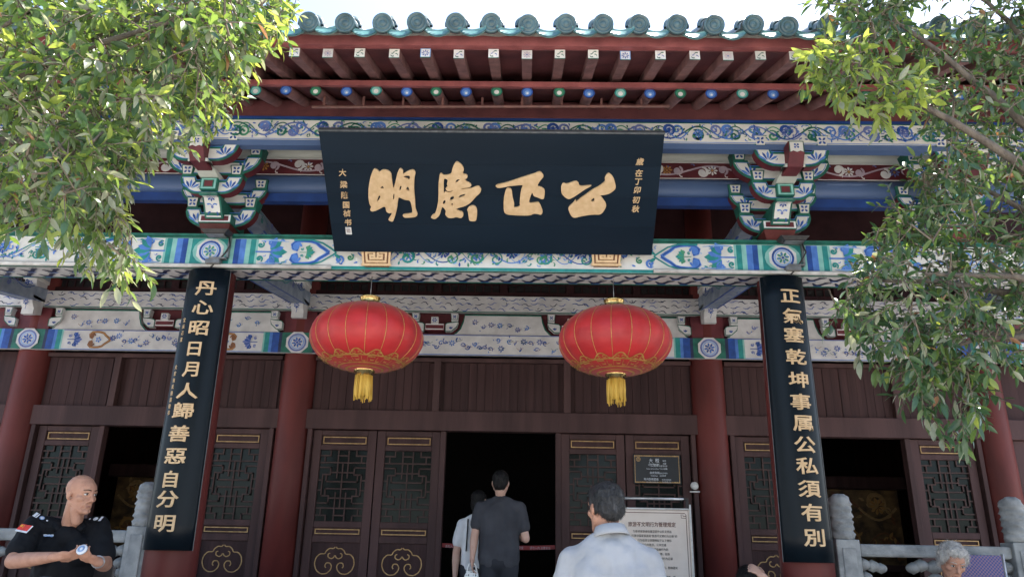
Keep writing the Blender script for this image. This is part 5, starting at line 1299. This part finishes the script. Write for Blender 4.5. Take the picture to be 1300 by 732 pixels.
class Head:
    def __init__(s, c, face, up=(0,0,1), k=1.0):
        s.c = Vector(c); s.F = Vector(face).normalized(); u = Vector(up); s.U = (u-s.F*u.dot(s.F)).normalized(); s.X = s.F.cross(s.U).normalized(); s.k = k
        s.M = Matrix((s.X,s.F,s.U)).transposed()
    def p(s, x, y, z): return s.c+(s.X*x+s.F*y+s.U*z)*s.k
    def e(s, mb, x, y, z, a, b, c, n=16): ellipsoid(mb, s.p(x,y,z), (a*s.k,b*s.k,c*s.k), s.M, n)
    def cap(s, mb, a, r0, b, r1): capsule(mb, s.p(*a), r0*s.k, s.p(*b), r1*s.k)
    def skull(s, mb):
        s.e(mb,0,-.014,.034,.076,.096,.084); s.e(mb,0,.022,-.028,.062,.066,.084); s.e(mb,0,.045,.03,.058,.05,.06)
        for q in (1,-1):
            s.cap(mb,(q*.050,-.004,-.050),.022,(q*.020,.062,-.094),.020); s.e(mb,q*.040,.052,-.022,.026,.026,.022)
            s.e(mb,q*.077,-.012,-.006,.009,.019,.032); s.cap(mb,(q*.080,-.026,.012),.006,(q*.076,-.012,-.034),.006)
            s.cap(mb,(q*.010,.086,.024),.009,(q*.048,.068,.024),.009); s.e(mb,q*.012,.093,-.036,.010,.010,.008)
            s.cap(mb,(q*.018,.084,-.042),.007,(q*.036,.066,-.070),.006)
        s.cap(mb,(0,.086,.014),.008,(0,.108,-.028),.012); s.e(mb,0,.072,-.100,.022,.020,.016)
        s.cap(mb,(-.020,.080,-.062),.0065,(.020,.080,-.062),.0065); s.cap(mb,(-.016,.080,-.073),.007,(.016,.080,-.073),.007)
    def details(s, par, brow='hair_black'):
        for q in (1,-1):
            m = MB().use('eye_white', True); s.e(m,q*.030,.078,.006,.0135,.0115,.0075,12); m.build('eye', par)
            m = MB().use('eye_dark', True); s.e(m,q*.031,.0875,.0055,.0055,.0035,.0058,10); m.build('iris', par)
            m = MB().use('eye_dark', True); m.tube([s.p(q*.016,.087,.010),s.p(q*.030,.0905,.0135),s.p(q*.045,.081,.010)],[.0012,.002,.0012],6); m.build('eyelid', par)
            m = MB().use(brow, True); m.tube([s.p(q*.013,.0955,.029),s.p(q*.032,.090,.033),s.p(q*.052,.074,.029)],[.0032,.0036,.0016],6,squash=.8); m.build('eyebrow', par)
        m = MB().use('lip', True); m.tube([s.p(-.024,.078,-.0675),s.p(-.008,.0873,-.0665),s.p(.008,.0873,-.0665),s.p(.024,.078,-.0675)],[.0012,.0035,.0035,.0012],6,squash=.9); m.build('mouth', par)
def hand(mb, wrist, fwd, palm, thumb_side, curl=.6, k=1.0, spread=.14):   # palm: direction the palm faces
    w = Vector(wrist); f = Vector(fwd).normalized(); n = Vector(palm); n = (n-f*n.dot(f)).normalized(); s = f.cross(n).normalized()*thumb_side
    ellipsoid(mb, w+f*.045*k, (.040*k,.048*k,.016*k), Matrix((s,f,n)).transposed(), 14)
    capsule(mb, w-f*.02*k, .024*k, w+f*.03*k, .026*k)
    for i,(o,L) in enumerate(((.030,.072),(.010,.080),(-.011,.074),(-.030,.058))):
        p = w+f*.082*k+s*o*k; d = (f+s*(o/.03)*spread).normalized(); c = 0.0; r = .0092 if i<3 else .0080
        for j,fr in enumerate((.45,.32,.25)):
            c += curl*(.6 if j==0 else 1.0); dd = d*math.cos(c)+n*math.sin(c); p2 = p+dd*L*fr*k
            capsule(mb, p, r*k*(1-.08*j), p2, r*k*(.92-.08*j), n=10); p = p2
    p = w+f*.03*k+s*.034*k; d = (f*.75+s*.65+n*.35).normalized()
    for j,L in enumerate((.034,.028)):
        p2 = p+d*L*k; capsule(mb, p, .0115*k, p2, .010*k, n=10); p = p2; d = (d+n*curl*.6-s*.25).normalized()
def strands(o, n, L, w, mt, seed=1, lift=.25, down=1.0, part='hair_strands'):
    rg = random.Random(seed); me = o.data; polys = me.polygons; off = root_of(o).location; b = MB().use(mt)
    for _ in range(n):
        p = polys[rg.randrange(len(polys))]; c = p.center+off; nm = Vector(p.normal)
        d = Vector((rg.gauss(0,.45),rg.gauss(0,.45),-down+rg.gauss(0,.3))); d = (d-nm*d.dot(nm)).normalized(); l = L*rg.uniform(.5,1.2)
        s = d.cross(nm)*w; a = c-nm*.003; m_ = c+d*l*.5+nm*(l*lift*.35+.0008); t = c+d*l+nm*(l*lift*rg.uniform(-.15,.8))
        b.add([a-s,a+s,m_+s*.8,m_-s*.8,t], [(0,1,2,3),(3,2,4)])
    b.build(part, root_of(o), normals=False, kind='stuff')

# ---- the guard, seated beside the left column
G = thing('person', 'seated guard with shaved head in black uniform with arm flag, hands together', 'person', (-2.75,-1.2,FLOOR))
hc = at(103,627,-1.25)
face = Vector((.93,-.36,-.10))
Hd = Head(hc, face, (.10,-.06,1), 1.0)
shR, shL = at(46,665,-1.22), at(125,667,-1.10)         # his right shoulder is on the picture's left
neck = at(91,663,-1.16)
elR, haR = at(16,712,-1.42), at(70,706,-1.62)
elL, haL = at(133,716,-1.22), at(123,712,-1.50)
pel = Vector((neck.x-.02,-1.08,FLOOR+.52)); chest = Vector((neck.x-.01,-1.12,neck.z-.26))
kneR, kneL = Vector((pel.x-.16,-1.56,FLOOR+.52)), Vector((pel.x+.20,-1.62,FLOOR+.66))
ftR, ftL = Vector((pel.x-.14,-1.50,FLOOR+.07)), Vector((pel.x+.10,-1.80,FLOOR+.30))
b = MB().use('skin', True); Hd.skull(b)
capsule(b, neck+Vector((0,0,-.03)), .062, Hd.p(0,-.02,-.04), .056); Hd.cap(b,(.03,.02,-.09),.03,(.012,.03,-.16),.028)
capsule(b, neck+Vector((.0,.0,-.05)), .075, chest+Vector((0,.03,0)), .085); capsule(b, chest+Vector((0,.03,0)), .085, pel, .11)
for sh,el,ha in ((shR,elR,haR),(shL,elL,haL)):
    capsule(b, neck+(sh-neck)*.4+Vector((0,0,-.045)), .045, sh, .045); capsule(b, sh, .048, el, .043); capsule(b, el, .043, el.lerp(ha,.35), .044); capsule(b, el.lerp(ha,.35), .044, ha, .027)
hand(b, haR, (haL+Vector((-.10,-.10,.03)))-haR, Vector((.2,.6,.7)), -1, .75, 1.0); hand(b, haL, at(104,703,-1.60)-haL, Vector((-.1,.5,.75)), 1, .8, 1.0)
for kn,ft,hs in ((kneR,ftR,-.1),(kneL,ftL,.1)):
    capsule(b, pel+Vector((hs,-.02,0)), .085, kn, .06); capsule(b, kn, .055, ft, .04); capsule(b, ft, .04, ft+Vector((0,-.16,-.03)), .035)
body = remesh(b, 'body', G, 'skin', .0052, 5); Hd.details(G)
# uniform shirt, collar, sleeves
b = MB().use('uniform_black', True)
capsule(b, neck+Vector((-.005,.03,-.085)), .095, chest+Vector((0,.01,.06)), .150); capsule(b, chest+Vector((.03,0,.03)), .140, pel+Vector((.02,-.02,.10)), .150); capsule(b, chest+Vector((-.07,0,.03)), .125, pel+Vector((-.04,-.02,.10)), .145)
ellipsoid(b, neck+Vector((.02,-.050,-.088)), (.085,.055,.075)); ellipsoid(b, chest+Vector((.10,-.07,.09)), (.10,.08,.10)); ellipsoid(b, chest+Vector((-.07,-.09,.09)), (.10,.08,.10))
for sh,el in ((shR,elR),(shL,elL)):
    capsule(b, neck+(sh-neck)*.22+Vector((0,.012,-.028)), .056, sh+Vector((0,0,-.012)), .068); capsule(b, sh+Vector((0,0,-.01)), .072, sh.lerp(el,.74), .073)
sh_ = remesh(b, 'shirt', G, 'uniform_black', .008, 6, .009, 12, 3, zs=.45)
c = MB().use('uniform_black', True)                       # open collar: two folded wings round the neck
for s_ in (1,-1):
    pts = []
    fr = Vector((.35,-.94,0)); rt = Vector((.94,.35,0))
    for k in range(9):
        ph = math.pi*(.04+.90*k/8); pts.append(neck+Vector((0,.0,.008))+rt*s_*(.078*math.sin(ph)+.030*(k/8)**3)-fr*.072*math.cos(ph)+Vector((0,0,.014-.075*(k/8)**2.2)))
    c.tube(pts, [.015,.016,.017,.018,.020,.022,.025,.026,.012], 8, squash=.8)
remesh(c, 'collar', G, 'uniform_black', .006, 3)
b = MB().use('trouser_navy', True)
ellipsoid(b, pel, (.18,.15,.13))
for kn,ft,hs in ((kneR,ftR,-.1),(kneL,ftL,.1)): capsule(b, pel+Vector((hs,-.03,0)), .105, kn, .082); capsule(b, kn, .080, ft+Vector((0,0,.05)), .062)
remesh(b, 'trousers', G, 'trouser_navy', .011, 5, .006, 10, 5)
for ft in (ftR,ftL):
    b = MB().use('sign_black', True); capsule(b, ft+Vector((0,.03,-.02)), .045, ft+Vector((0,-.19,-.035)), .038); b.build('shoe', G)
def patch(name, px, py, Y, w, h, N, up, mats, draw):
    N = Vector(N).normalized(); up = Vector(up); up = (up-N*up.dot(N)).normalized(); U = up.cross(N).normalized(); O_ = at(px,py,Y)
    q = Paint(O_, U, up, N, .002); draw(q, w, h); o = q.build(name, G, normals=False); md = o.modifiers.new('s','SOLIDIFY'); md.thickness = .002; md.offset = 1
from mathutils.bvhtree import BVHTree
def surface_y(obj, px, py, dflt):
    me = obj.data; off = root_of(obj).location
    bv = BVHTree.FromPolygons([v.co+off for v in me.vertices], [tuple(p.vertices) for p in me.polygons])
    h = bv.ray_cast(CAM, ray(px,py).normalized())
    return (h[0], h[1]) if h[0] is not None else (at(px,py,dflt), Vector((0,-1,0)))
def decal(name, obj, px, py, dflt, draw, up=(0,0,1), lift=.004):
    P0, N0 = surface_y(obj, px, py, dflt); up = Vector(up); up = (up-N0*up.dot(N0)).normalized(); U = up.cross(N0).normalized()
    q = Paint(P0+N0*lift, U, up, N0, .001); draw(q); o = q.build(name, root_of(obj), normals=False); md = o.modifiers.new('s','SOLIDIFY'); md.thickness = .0015; md.offset = -1
def d_flag(q):
    q.rect(-.041,.041,-.028,.028,'patch_white'); q.rect(-.041,.033,-.016,.028,'flag_red'); q.flower(-.028,.014,.009,5,'flag_yellow','flag_yellow')
    for i in range(4): q.disc(-.014+.003*(i%2),.020-.006*i,.0018,'flag_yellow',6)
decal('flag_patch', sh_, 31, 671, -1.2, d_flag, (.15,0,1), .006)
def d_badge(q):
    for s_ in (1,-1): q.leaf(0,0,.034,(0.12 if s_>0 else math.pi-.12),'patch_white'); q.leaf(0,-.003,.028,(-.2 if s_>0 else math.pi+.2),'patch_blue')
    q.disc(0,.001,.010,'patch_blue',10); q.disc(0,.001,.006,'patch_white',8)
decal('wing_badge', sh_, 62, 680, -1.25, d_badge)
def d_ep(q):
    q.rect(-.048,.05,-.022,.022,'uniform_black'); q.rect(-.046,-.030,-.020,.020,'patch_white'); q.rect(-.026,-.019,-.020,.020,'patch_white'); q.disc(.006,0,.015,'patch_blue',12); q.disc(.006,0,.010,'patch_white',10); q.disc(.040,0,.006,'patch_white',8)
decal('epaulette', sh_, 52, 657, -1.2, d_ep, (0,.9,.5), .004)
decal('epaulette', sh_, 121, 659, -1.1, lambda q: (q.rect(-.05,.048,-.022,.022,'uniform_black'), q.rect(.030,.046,-.020,.020,'patch_white'), q.disc(.004,0,.015,'patch_white',12), q.disc(-.034,0,.006,'patch_white',8)), (0,.6,1), .006)
# what he holds and wears
ck = thing('badge_tin', 'small round white and blue badge held in the guard’s hand', 'badge', at(104,698,-1.64))
Mx = Matrix.Translation(at(104,697,-1.63)) @ Vector((-.1,-.85,.5)).to_track_quat('Z','Y').to_matrix().to_4x4()
MB().use('patch_white', True).lathe([(0,.008),(.026,.008),(.030,.004),(.030,-.006),(0,-.006)], 24, Mx).build('rim', ck)
MB().use('patch_blue', True).lathe([(.010,.0095),(.020,.0095),(.020,.0085),(.010,.0085)], 20, Mx).build('emblem', ck)
wt = haL.lerp(elL,.14); q = (elL-haL).normalized()
MB().use('alu', True).tube([wt-q*.008,wt+q*.008], .036, 18).build('wristwatch', G)
ch = thing('folding_chair', 'plain dark chair under the seated guard', 'chair', (pel.x,-1.05,FLOOR))
MB().use('metal_dark').box(pel.x-.21,pel.x+.21,-1.28,-.86,FLOOR+.38,FLOOR+.415).build('seat', ch, bevel=.01)
for sx in (-.19,.19):
    for yy in (-1.26,-.88): MB().use('metal_grey', True).tube([(pel.x+sx,yy,FLOOR),(pel.x+sx,yy,FLOOR+.39)], .012, 8).build('leg', ch)
MB().use('metal_dark').box(pel.x-.2,pel.x+.2,-.88,-.86,FLOOR+.55,FLOOR+.78).build('backrest', ch, bevel=.01)
for sx in (-.19,.19): MB().use('metal_grey', True).tube([(pel.x+sx,-.87,FLOOR+.39),(pel.x+sx,-.865,FLOOR+.78)], .012, 8).build('back_post', ch)

# ---- standing figures
def standing(label, headpx, Y, floor, face, shw, shirt, trouser, hairm, arms, sleeve=.62, skin='skin_pale', k=1.0, vox=.007, collar=False, tilt=(0,0,1), torso=1.0, ndrop=.245, hfwd=0.0, drop=.085, hairfn=None, details=False, shirt_len=None):
    top = at(headpx[0], headpx[1], Y)
    P = thing('person', label, 'person', (top.x, Y, floor)); Hh = top.z-floor
    fx = Vector((face[0],face[1],0)).normalized(); rt = Vector((fx.y,-fx.x,0)) if True else None   # person's right
    H = Head(Vector((top.x,Y,top.z-.118*k))+fx*hfwd, face, tilt, k)
    nk = Vector((top.x,Y,top.z-ndrop*k))+fx*-.015; zs = nk.z-drop*k; hip = Vector((top.x,Y,floor+.52*Hh)); chest_ = Vector((top.x,Y,nk.z-.22*k))
    b = MB().use(skin, True); H.skull(b); capsule(b, nk+Vector((0,0,.0))+fx*.022, .046*k, H.p(0,-.024,-.05), .055*k)
    capsule(b, nk+Vector((0,0,-.10))+fx*.02, .04, chest_, .085*torso); capsule(b, chest_, .085*torso, hip, .09*torso)
    J = {}
    for s_ in (1,-1):          # s_=1: image-left when seen from behind facing away -> use world x sign
        sh = Vector((top.x+s_*shw*.5*0.86, Y, zs-.02)); el, ha, hf, hp = arms[s_](sh, k); J[s_] = (sh,el,ha)
        capsule(b, nk+(sh-nk)*.45+Vector((0,0,-.03)), .035*k, sh, .042*k); capsule(b, sh, .043*k, el, .040*k); capsule(b, el, .040*k, el.lerp(ha,.35), .041*k); capsule(b, el.lerp(ha,.35), .041*k, ha, .025*k)
        hand(b, ha, hf, hp, s_*(1 if hp is not None else 1), .45, k)
        lx = top.x+s_*.085*k; kn = Vector((lx+s_*.01,Y+fx.y*.02,floor+.28*Hh)); an = Vector((lx+s_*.015,Y-.02*fx.y,floor+.075))
        capsule(b, Vector((lx,Y,hip.z)), .085*k, kn, .055*k); capsule(b, kn, .055*k, an, .036*k); capsule(b, an+Vector((0,0,-.03)), .036*k, an+fx*.17*k+Vector((0,0,-.045)), .028*k)
    remesh(b, 'body', P, skin, vox, 4)
    if details: H.details(P)
    b = MB().use(shirt, True); sl = shirt_len or .50
    wz = floor+sl*Hh
    for q in (-1,0,1): capsule(b, nk+Vector((q*.058*torso,0,(-.128 if q else -.098)*k)), (.082 if q else .086)*k, Vector((top.x+q*.085*torso,Y,chest_.z)), .118*torso*k)
    for q in (-1,0,1): capsule(b, Vector((top.x+q*.085*torso,Y,chest_.z)), .118*torso*k, Vector((top.x+q*.080*torso,Y,wz+.08)), .128*torso*k)
    for s_ in (1,-1):
        sh,el,ha = J[s_]; capsule(b, nk+Vector((s_*.02,0,-.040*k)), .050*k, nk.lerp(sh,.55)+Vector((0,0,-.022*k)), .058*k); capsule(b, nk.lerp(sh,.55)+Vector((0,0,-.022*k)), .058*k, sh+Vector((0,0,-.008)), .060*k); capsule(b, sh, .063*k, sh.lerp(el,sleeve), .069*k)
    shirt_o = remesh(b, 'shirt', P, shirt, .008, 6, .011, 11, Hh, zs=.38)
    if collar:
        Mc = Matrix.Translation(nk+Vector((0,0,-.022))) @ Vector((fx.x*.22,fx.y*.22,1)).to_track_quat('Z','Y').to_matrix().to_4x4()
        c = MB().use(shirt, True); c.lathe([(.070,.0),(.064,.036),(.066,.042),(.071,.040),(.082,.012),(.090,-.006),(.084,-.010),(.072,-.004)], 28, Mc); c.build('collar', P)
    else:
        c = MB().use(shirt, True); pts = []
        for i in range(21): a = 2*math.pi*i/20; pts.append(nk+Vector((.064*k*math.cos(a), .062*k*math.sin(a), -.012)))
        c.tube(pts, .010, 8); remesh(c, 'neckband', P, shirt, .006, 2)
    b = MB().use(trouser, True); ellipsoid(b, hip+Vector((0,0,-.03)), (.165*torso*k,.125*torso*k,.12*k))
    for s_ in (1,-1):
        lx = top.x+s_*.085*k; kn = Vector((lx+s_*.01,Y+fx.y*.02,floor+.28*Hh)); an = Vector((lx+s_*.015,Y-.02*fx.y,floor+.10))
        capsule(b, Vector((lx,Y,hip.z-.02)), .105*k, kn, .078*k); capsule(b, kn, .078*k, an, .065*k)
    remesh(b, 'trousers', P, trouser, .012, 4, .006, 9, 2)
    for s_ in (1,-1):
        an = Vector((top.x+s_*.1*k,Y-.02*fx.y,floor+.04)); b = MB().use('sign_black', True); capsule(b, an-fx*.04, .042, an+fx*.17, .036); b.build('shoe', P)
    # hair
    b = MB().use(hairm, True)
    if hairfn: hairfn(b, H)
    else:
        H.e(b,0,-.020,.042,.081,.096,.082); H.e(b,0,-.055,-.005,.070,.058,.072); H.e(b,0,.035,.072,.066,.058,.045)
        for q in (1,-1): H.e(b,q*.062,-.015,.02,.018,.045,.045)
    ho = remesh(b, 'hair', P, hairm, .006*max(k,.9), 2, .004, 45, 4); strands(ho, 2600, .030, .0009, hairm, 3)
    return P, H, J, shirt_o
def hang(dx, dy, s_, bend=.0):
    def f(sh, k):
        el = sh+Vector((s_*.055+dx*.4,dy*.4,-.29*k)); ha = el+Vector((dx,dy-.02,-.25*k)); return el, ha, ha-el, Vector((-s_,0,.0))
    return f
def bent(s_, fy, out=.10):
    def f(sh, k):
        el = sh+Vector((s_*out,-.02*fy,-.28*k)); ha = el+Vector((-s_*.10,fy*.20,.06)); return el, ha, ha-el, Vector((-s_,0,.3))
    return f
# man in the doorway, seen from behind
P1,H1,J1,_ = standing('man seen from behind in a slate grey T-shirt walking to the open doorway', (636,597), 1.55, FLOOR, (.10,1,0), .44, 'tee_slate','trouser_navy','hair_black',
    {-1: (lambda sh,k: (sh+Vector((-.045,-.02,-.245)), sh+Vector((-.060,-.06,-.455)), Vector((0,-.05,-1)), Vector((1,0,0)))), 1: bent(1,1,.06)}, shirt_len=.47, torso=.96)
# woman in white beside him
def long_hair(b, H):
    H.e(b,0,-.022,.040,.082,.098,.084); H.e(b,0,-.06,-.03,.074,.055,.10); H.cap(b,(0,-.075,-.06),.05,(0,-.085,-.15),.03)
P2,H2,J2,_ = standing('woman in a white T-shirt with a dark shoulder strap beside the man in the doorway', (609,622), 1.95, FLOOR, (.35,1,0), .37, 'tee_white','trouser_navy','hair_black',
    {-1: hang(-.0,-.02,-1), 1: hang(.02,.05,1)}, k=.94, torso=.84, hairfn=long_hair, shirt_len=.46)
a = J2[-1][0]
MB().use('sign_black', True).tube([a+Vector((.05,-.11,-.26)),a+Vector((.055,-.125,-.12)),a+Vector((.055,-.07,.035)),a+Vector((.055,.05,.03)),a+Vector((.07,.13,-.2))], .018, 8, squash=.4).build('shoulder_strap', P2)
# polka-dot bag in his left hand
hb = J1[-1][2]+Vector((0,0,-.085))
t = thing('tote_bag', 'white polka-dot bag with pink bottom hanging from the man’s hand', 'bag', (hb.x-.01,hb.y,hb.z-.42))
def bagshape(z0,z1,w0,w1,m,nm):
    b = MB().use(m, True); 
    for q in (-1,0,1): capsule(b, (hb.x+q*w1*.6,hb.y+.01*q,hb.z+z1), .028, (hb.x+q*w0*.7,hb.y-.01*q,hb.z+z0), .04)
    remesh(b, nm, t, m, .010, 3, .008, 14, 1)
bagshape(-.24,-.05,.10,.05,'bag_dots','bag_body'); bagshape(-.38,-.29,.10,.11,'bag_pink','bag_base')
MB().use('bag_dots', True).tube([hb+Vector((-.05,0,-.05)),hb+Vector((-.03,0,.02)),hb+Vector((0,0,.045)),hb+Vector((.03,0,.02)),hb+Vector((.05,0,-.05))], .008, 8).build('handle', t)
# red pouch with a blue tassel in his right hand
hr = J1[1][2]; tp = at(653,700,1.62)
t = thing('red_pouch', 'small red pouch with a hanging blue tassel carried by the man in slate grey', 'pouch', (tp.x,tp.y,tp.z-.25))
b = MB().use('tape_red', True); capsule(b, tp+Vector((.0,0,.12)), .018, tp+Vector((0,0,.03)), .026); remesh(b, 'pouch_body', t, 'tape_red', .006, 2)
MB().use('patch_white', True).tube([hr,tp+Vector((0,0,.14))], .003, 6).tube([tp+Vector((0,0,.03)),tp+Vector((0,0,-.08))], .006, 6).build('cord', t)
b = MB().use('tassel_blue', True)
for i in range(12): a_ = i*.52; b.tube([tp+Vector((.006*math.cos(a_),.006*math.sin(a_),-.08)),tp+Vector((.018*math.cos(a_),.018*math.sin(a_),-.20-.01*(i%3)))], .005, 5)
b.build('tassel', t, kind='stuff')
# man in the pale blue shirt on the steps
def near_hair(b, H):
    H.e(b,0,-.022,.040,.083,.099,.086); H.e(b,0,-.060,.000,.074,.056,.070); H.e(b,0,.03,.070,.068,.06,.05)
    for q in (1,-1): H.e(b,q*.066,-.01,.015,.016,.042,.045)
P3,H3,J3,S3 = standing('man seen from behind in a pale blue shirt with greying black hair', (772,612), -2.30, FLOOR-.5025, (-.42,.92,-.05), .43, 'shirt_paleblue','trouser_khaki','hair_greying',
    {-1: hang(-.03,.0,-1), 1: hang(.03,.02,1)}, collar=True, torso=1.0, ndrop=.222, hfwd=.035, drop=.115, sleeve=.9, vox=.006, hairfn=near_hair, skin='skin')

# ---- white-haired woman on a low stool at the right
def seated(label, headpx, Y, seat, face, k, shirt, trouser, hairm, hairfn, armfn, skin='skin', details=True, tilt=(0,0,1), lean=.0, vox=.006, floor=FLOOR):
    top = at(headpx[0], headpx[1], Y); P = thing('person', label, 'person', (top.x,Y,floor)); fx = Vector((face[0],face[1],0)).normalized(); rt = Vector((fx.y,-fx.x,0))
    H = Head((top.x,Y,top.z-.118*k), face, tilt, k); nk = Vector((top.x,Y,top.z-.29*k))-fx*.05; pel_ = Vector((top.x,Y,seat+.10))-fx*(.10+lean); ch_ = nk.lerp(pel_,.42)
    b = MB().use(skin, True); H.skull(b); capsule(b, nk, .055*k, H.p(0,-.02,-.05), .054*k); capsule(b, nk+Vector((0,0,-.06)), .07, ch_, .115*k); capsule(b, ch_, .115*k, pel_, .12*k)
    s_o = MB().use(shirt, True)
    for q in (-.07,0,.07): capsule(s_o, nk+rt*q+Vector((0,0,-.09)), .085*k, ch_+rt*q, .135*k); capsule(s_o, ch_+rt*q, .135*k, pel_+rt*q, .14*k)
    t_o = MB().use(trouser, True); ellipsoid(t_o, pel_, (.17*k,.15*k,.11))
    shoes = []
    for s_ in (1,-1):
        sh = nk+rt*s_*.165*k+Vector((0,0,-.075)); el, ha, hf, hp = armfn(sh, s_, fx, rt, k, H, seat)
        capsule(b, nk+(sh-nk)*.5+Vector((0,0,-.03)), .05*k, sh, .046*k); capsule(b, sh, .045*k, el, .038*k); capsule(b, el, .039*k, ha, .025*k); hand(b, ha, hf, hp, s_, .5, k)
        capsule(s_o, nk+(sh-nk)*.25+Vector((0,0,-.03)), .060*k, sh, .064*k); capsule(s_o, sh, .066*k, el, .058*k); capsule(s_o, el, .056*k, el.lerp(ha,.7), .048*k)
        kn = pel_+fx*.42*k+rt*s_*.12+Vector((0,0,.14 if seat-floor < .3 else .02)); ft = Vector((kn.x,kn.y,floor+.05))+fx*.08
        capsule(b, pel_+rt*s_*.09, .08, kn, .052); capsule(b, kn, .05, ft, .034); capsule(t_o, pel_+rt*s_*.09, .10*k, kn, .075*k); capsule(t_o, kn, .075*k, ft+Vector((0,0,.04)), .056*k); shoes.append(ft)
    remesh(b, 'body', P, skin, vox, 4)
    if details: H.details(P, hairm)
    so = remesh(s_o, 'jacket', P, shirt, .009, 5, .007, 9, 2); remesh(t_o, 'trousers', P, trouser, .012, 4, .005, 9)
    for ft in shoes: m = MB().use('sign_black', True); capsule(m, ft-fx*.05+Vector((0,0,-.01)), .04, ft+fx*.13+Vector((0,0,-.015)), .034); m.build('shoe', P)
    hb_ = MB().use(hairm, True); hairfn(hb_, H); ho = remesh(hb_, 'hair', P, hairm, .005, 2, .007, 40, 6); strands(ho, 3200, .034, .0009, hairm, 5, .5, .6)
    return P, H, pel_
def lap(sh, s_, fx, rt, k, H, seat):
    el = sh+rt*s_*.07+Vector((0,0,-.25*k))+fx*.02; ha = el+fx*.22-rt*s_*.12+Vector((0,0,-.04)); return el, ha, fx-rt*s_*.6, Vector((0,0,-1))
def fluffy(b, H):
    H.e(b,0,-.024,.046,.090,.100,.086); H.e(b,0,-.058,.0,.082,.060,.080); H.e(b,0,.030,.088,.072,.056,.040)
    for q in (1,-1): H.e(b,q*.078,-.008,.032,.022,.048,.055); H.e(b,q*.072,-.03,-.02,.020,.034,.04)
P4,H4,pel4 = seated('white-haired woman in a brown checked jacket looking down, seated before the balustrade', (1206,690), -.32, FLOOR+.26, (-.12,-.88,-.46), 1.0, 'jacket_check','trouser_navy','hair_white', fluffy, lap, tilt=(.08,-.3,1), lean=.06)
st = thing('low_stool', 'low bamboo stool under the white-haired woman', 'stool', (pel4.x,pel4.y,FLOOR))
MB().use('bamboo').box(pel4.x-.17,pel4.x+.17,pel4.y-.14,pel4.y+.14,FLOOR+.20,FLOOR+.235).build('seat', st, bevel=.008)
for sx in (-.14,.14):
    for sy in (-.11,.11): MB().use('bamboo', True).tube([(pel4.x+sx,pel4.y+sy,FLOOR),(pel4.x+sx*.9,pel4.y+sy*.9,FLOOR+.20)], .016, 8).build('leg', st)
# folding chair with blue patterned fabric beside her, inside the balustrade
c0 = at(1243,704,-.17)
t = thing('fabric_chair', 'folding chair with blue and red patterned fabric back beside the white-haired woman', 'chair', (c0.x,-.05,FLOOR))
w = .155
MB().use('chair_fabric').box(c0.x-w,c0.x+w,-.178,-.166,c0.z-.36,c0.z).build('backrest', t, bevel=.004)
for s_ in (-1,1):
    MB().use('alu', True).tube([(c0.x+s_*(w+.012),-.17,c0.z+.01),(c0.x+s_*(w+.012),-.17,c0.z-.45),(c0.x+s_*(w+.012),-.42,FLOOR)], .011, 8).build('leg', t)
    MB().use('alu', True).tube([(c0.x+s_*(w+.012),-.42,c0.z-.47),(c0.x+s_*(w+.012),-.10,FLOOR)], .011, 8).build('leg', t)
MB().use('chair_fabric').box(c0.x-w,c0.x+w,-.44,-.17,c0.z-.50,c0.z-.485).build('seat', t, bevel=.004)
# ---- dark-haired person sitting low by the right column, hand on head
def dark(b, H):
    H.e(b,0,-.022,.040,.083,.099,.087); H.e(b,0,-.06,-.01,.076,.056,.09); H.e(b,0,.04,.070,.068,.05,.046)
    for q in (1,-1): H.e(b,q*.070,.0,.0,.018,.05,.07)
def head_hand(sh, s_, fx, rt, k, H, seat):
    if s_ < 0:
        ha = H.p(-s_*-.0,0,0)+Vector((.105,-.085,.045)); el = sh+rt*s_*.16+fx*.16+Vector((0,0,.02)); return el, ha, Vector((-.75,.10,.62)), Vector((-.5,.8,-.3))
    el = sh+rt*s_*.07+Vector((0,0,-.25*k)); ha = el+fx*.2; return el, ha, fx, Vector((0,0,-1))
P5,H5,pel5 = seated('black-haired person sitting low by the column with a hand raised to the head', (948,719), -.02, FLOOR+.10, (-.25,-.9,-.55), .98, 'tee_slate','trouser_navy','hair_black', dark, head_hand, skin='skin_pale', tilt=(0,-.45,1), details=True)
m = MB().use('stone').box(pel5.x-.2,pel5.x+.2,pel5.y-.16,pel5.y+.18,FLOOR+.0005,FLOOR+.10).build('stone_block', bevel=.01)
tag(m, 'flat stone block under the black-haired person by the column', 'stone')

bpy.data.scenes.remove(_ws)
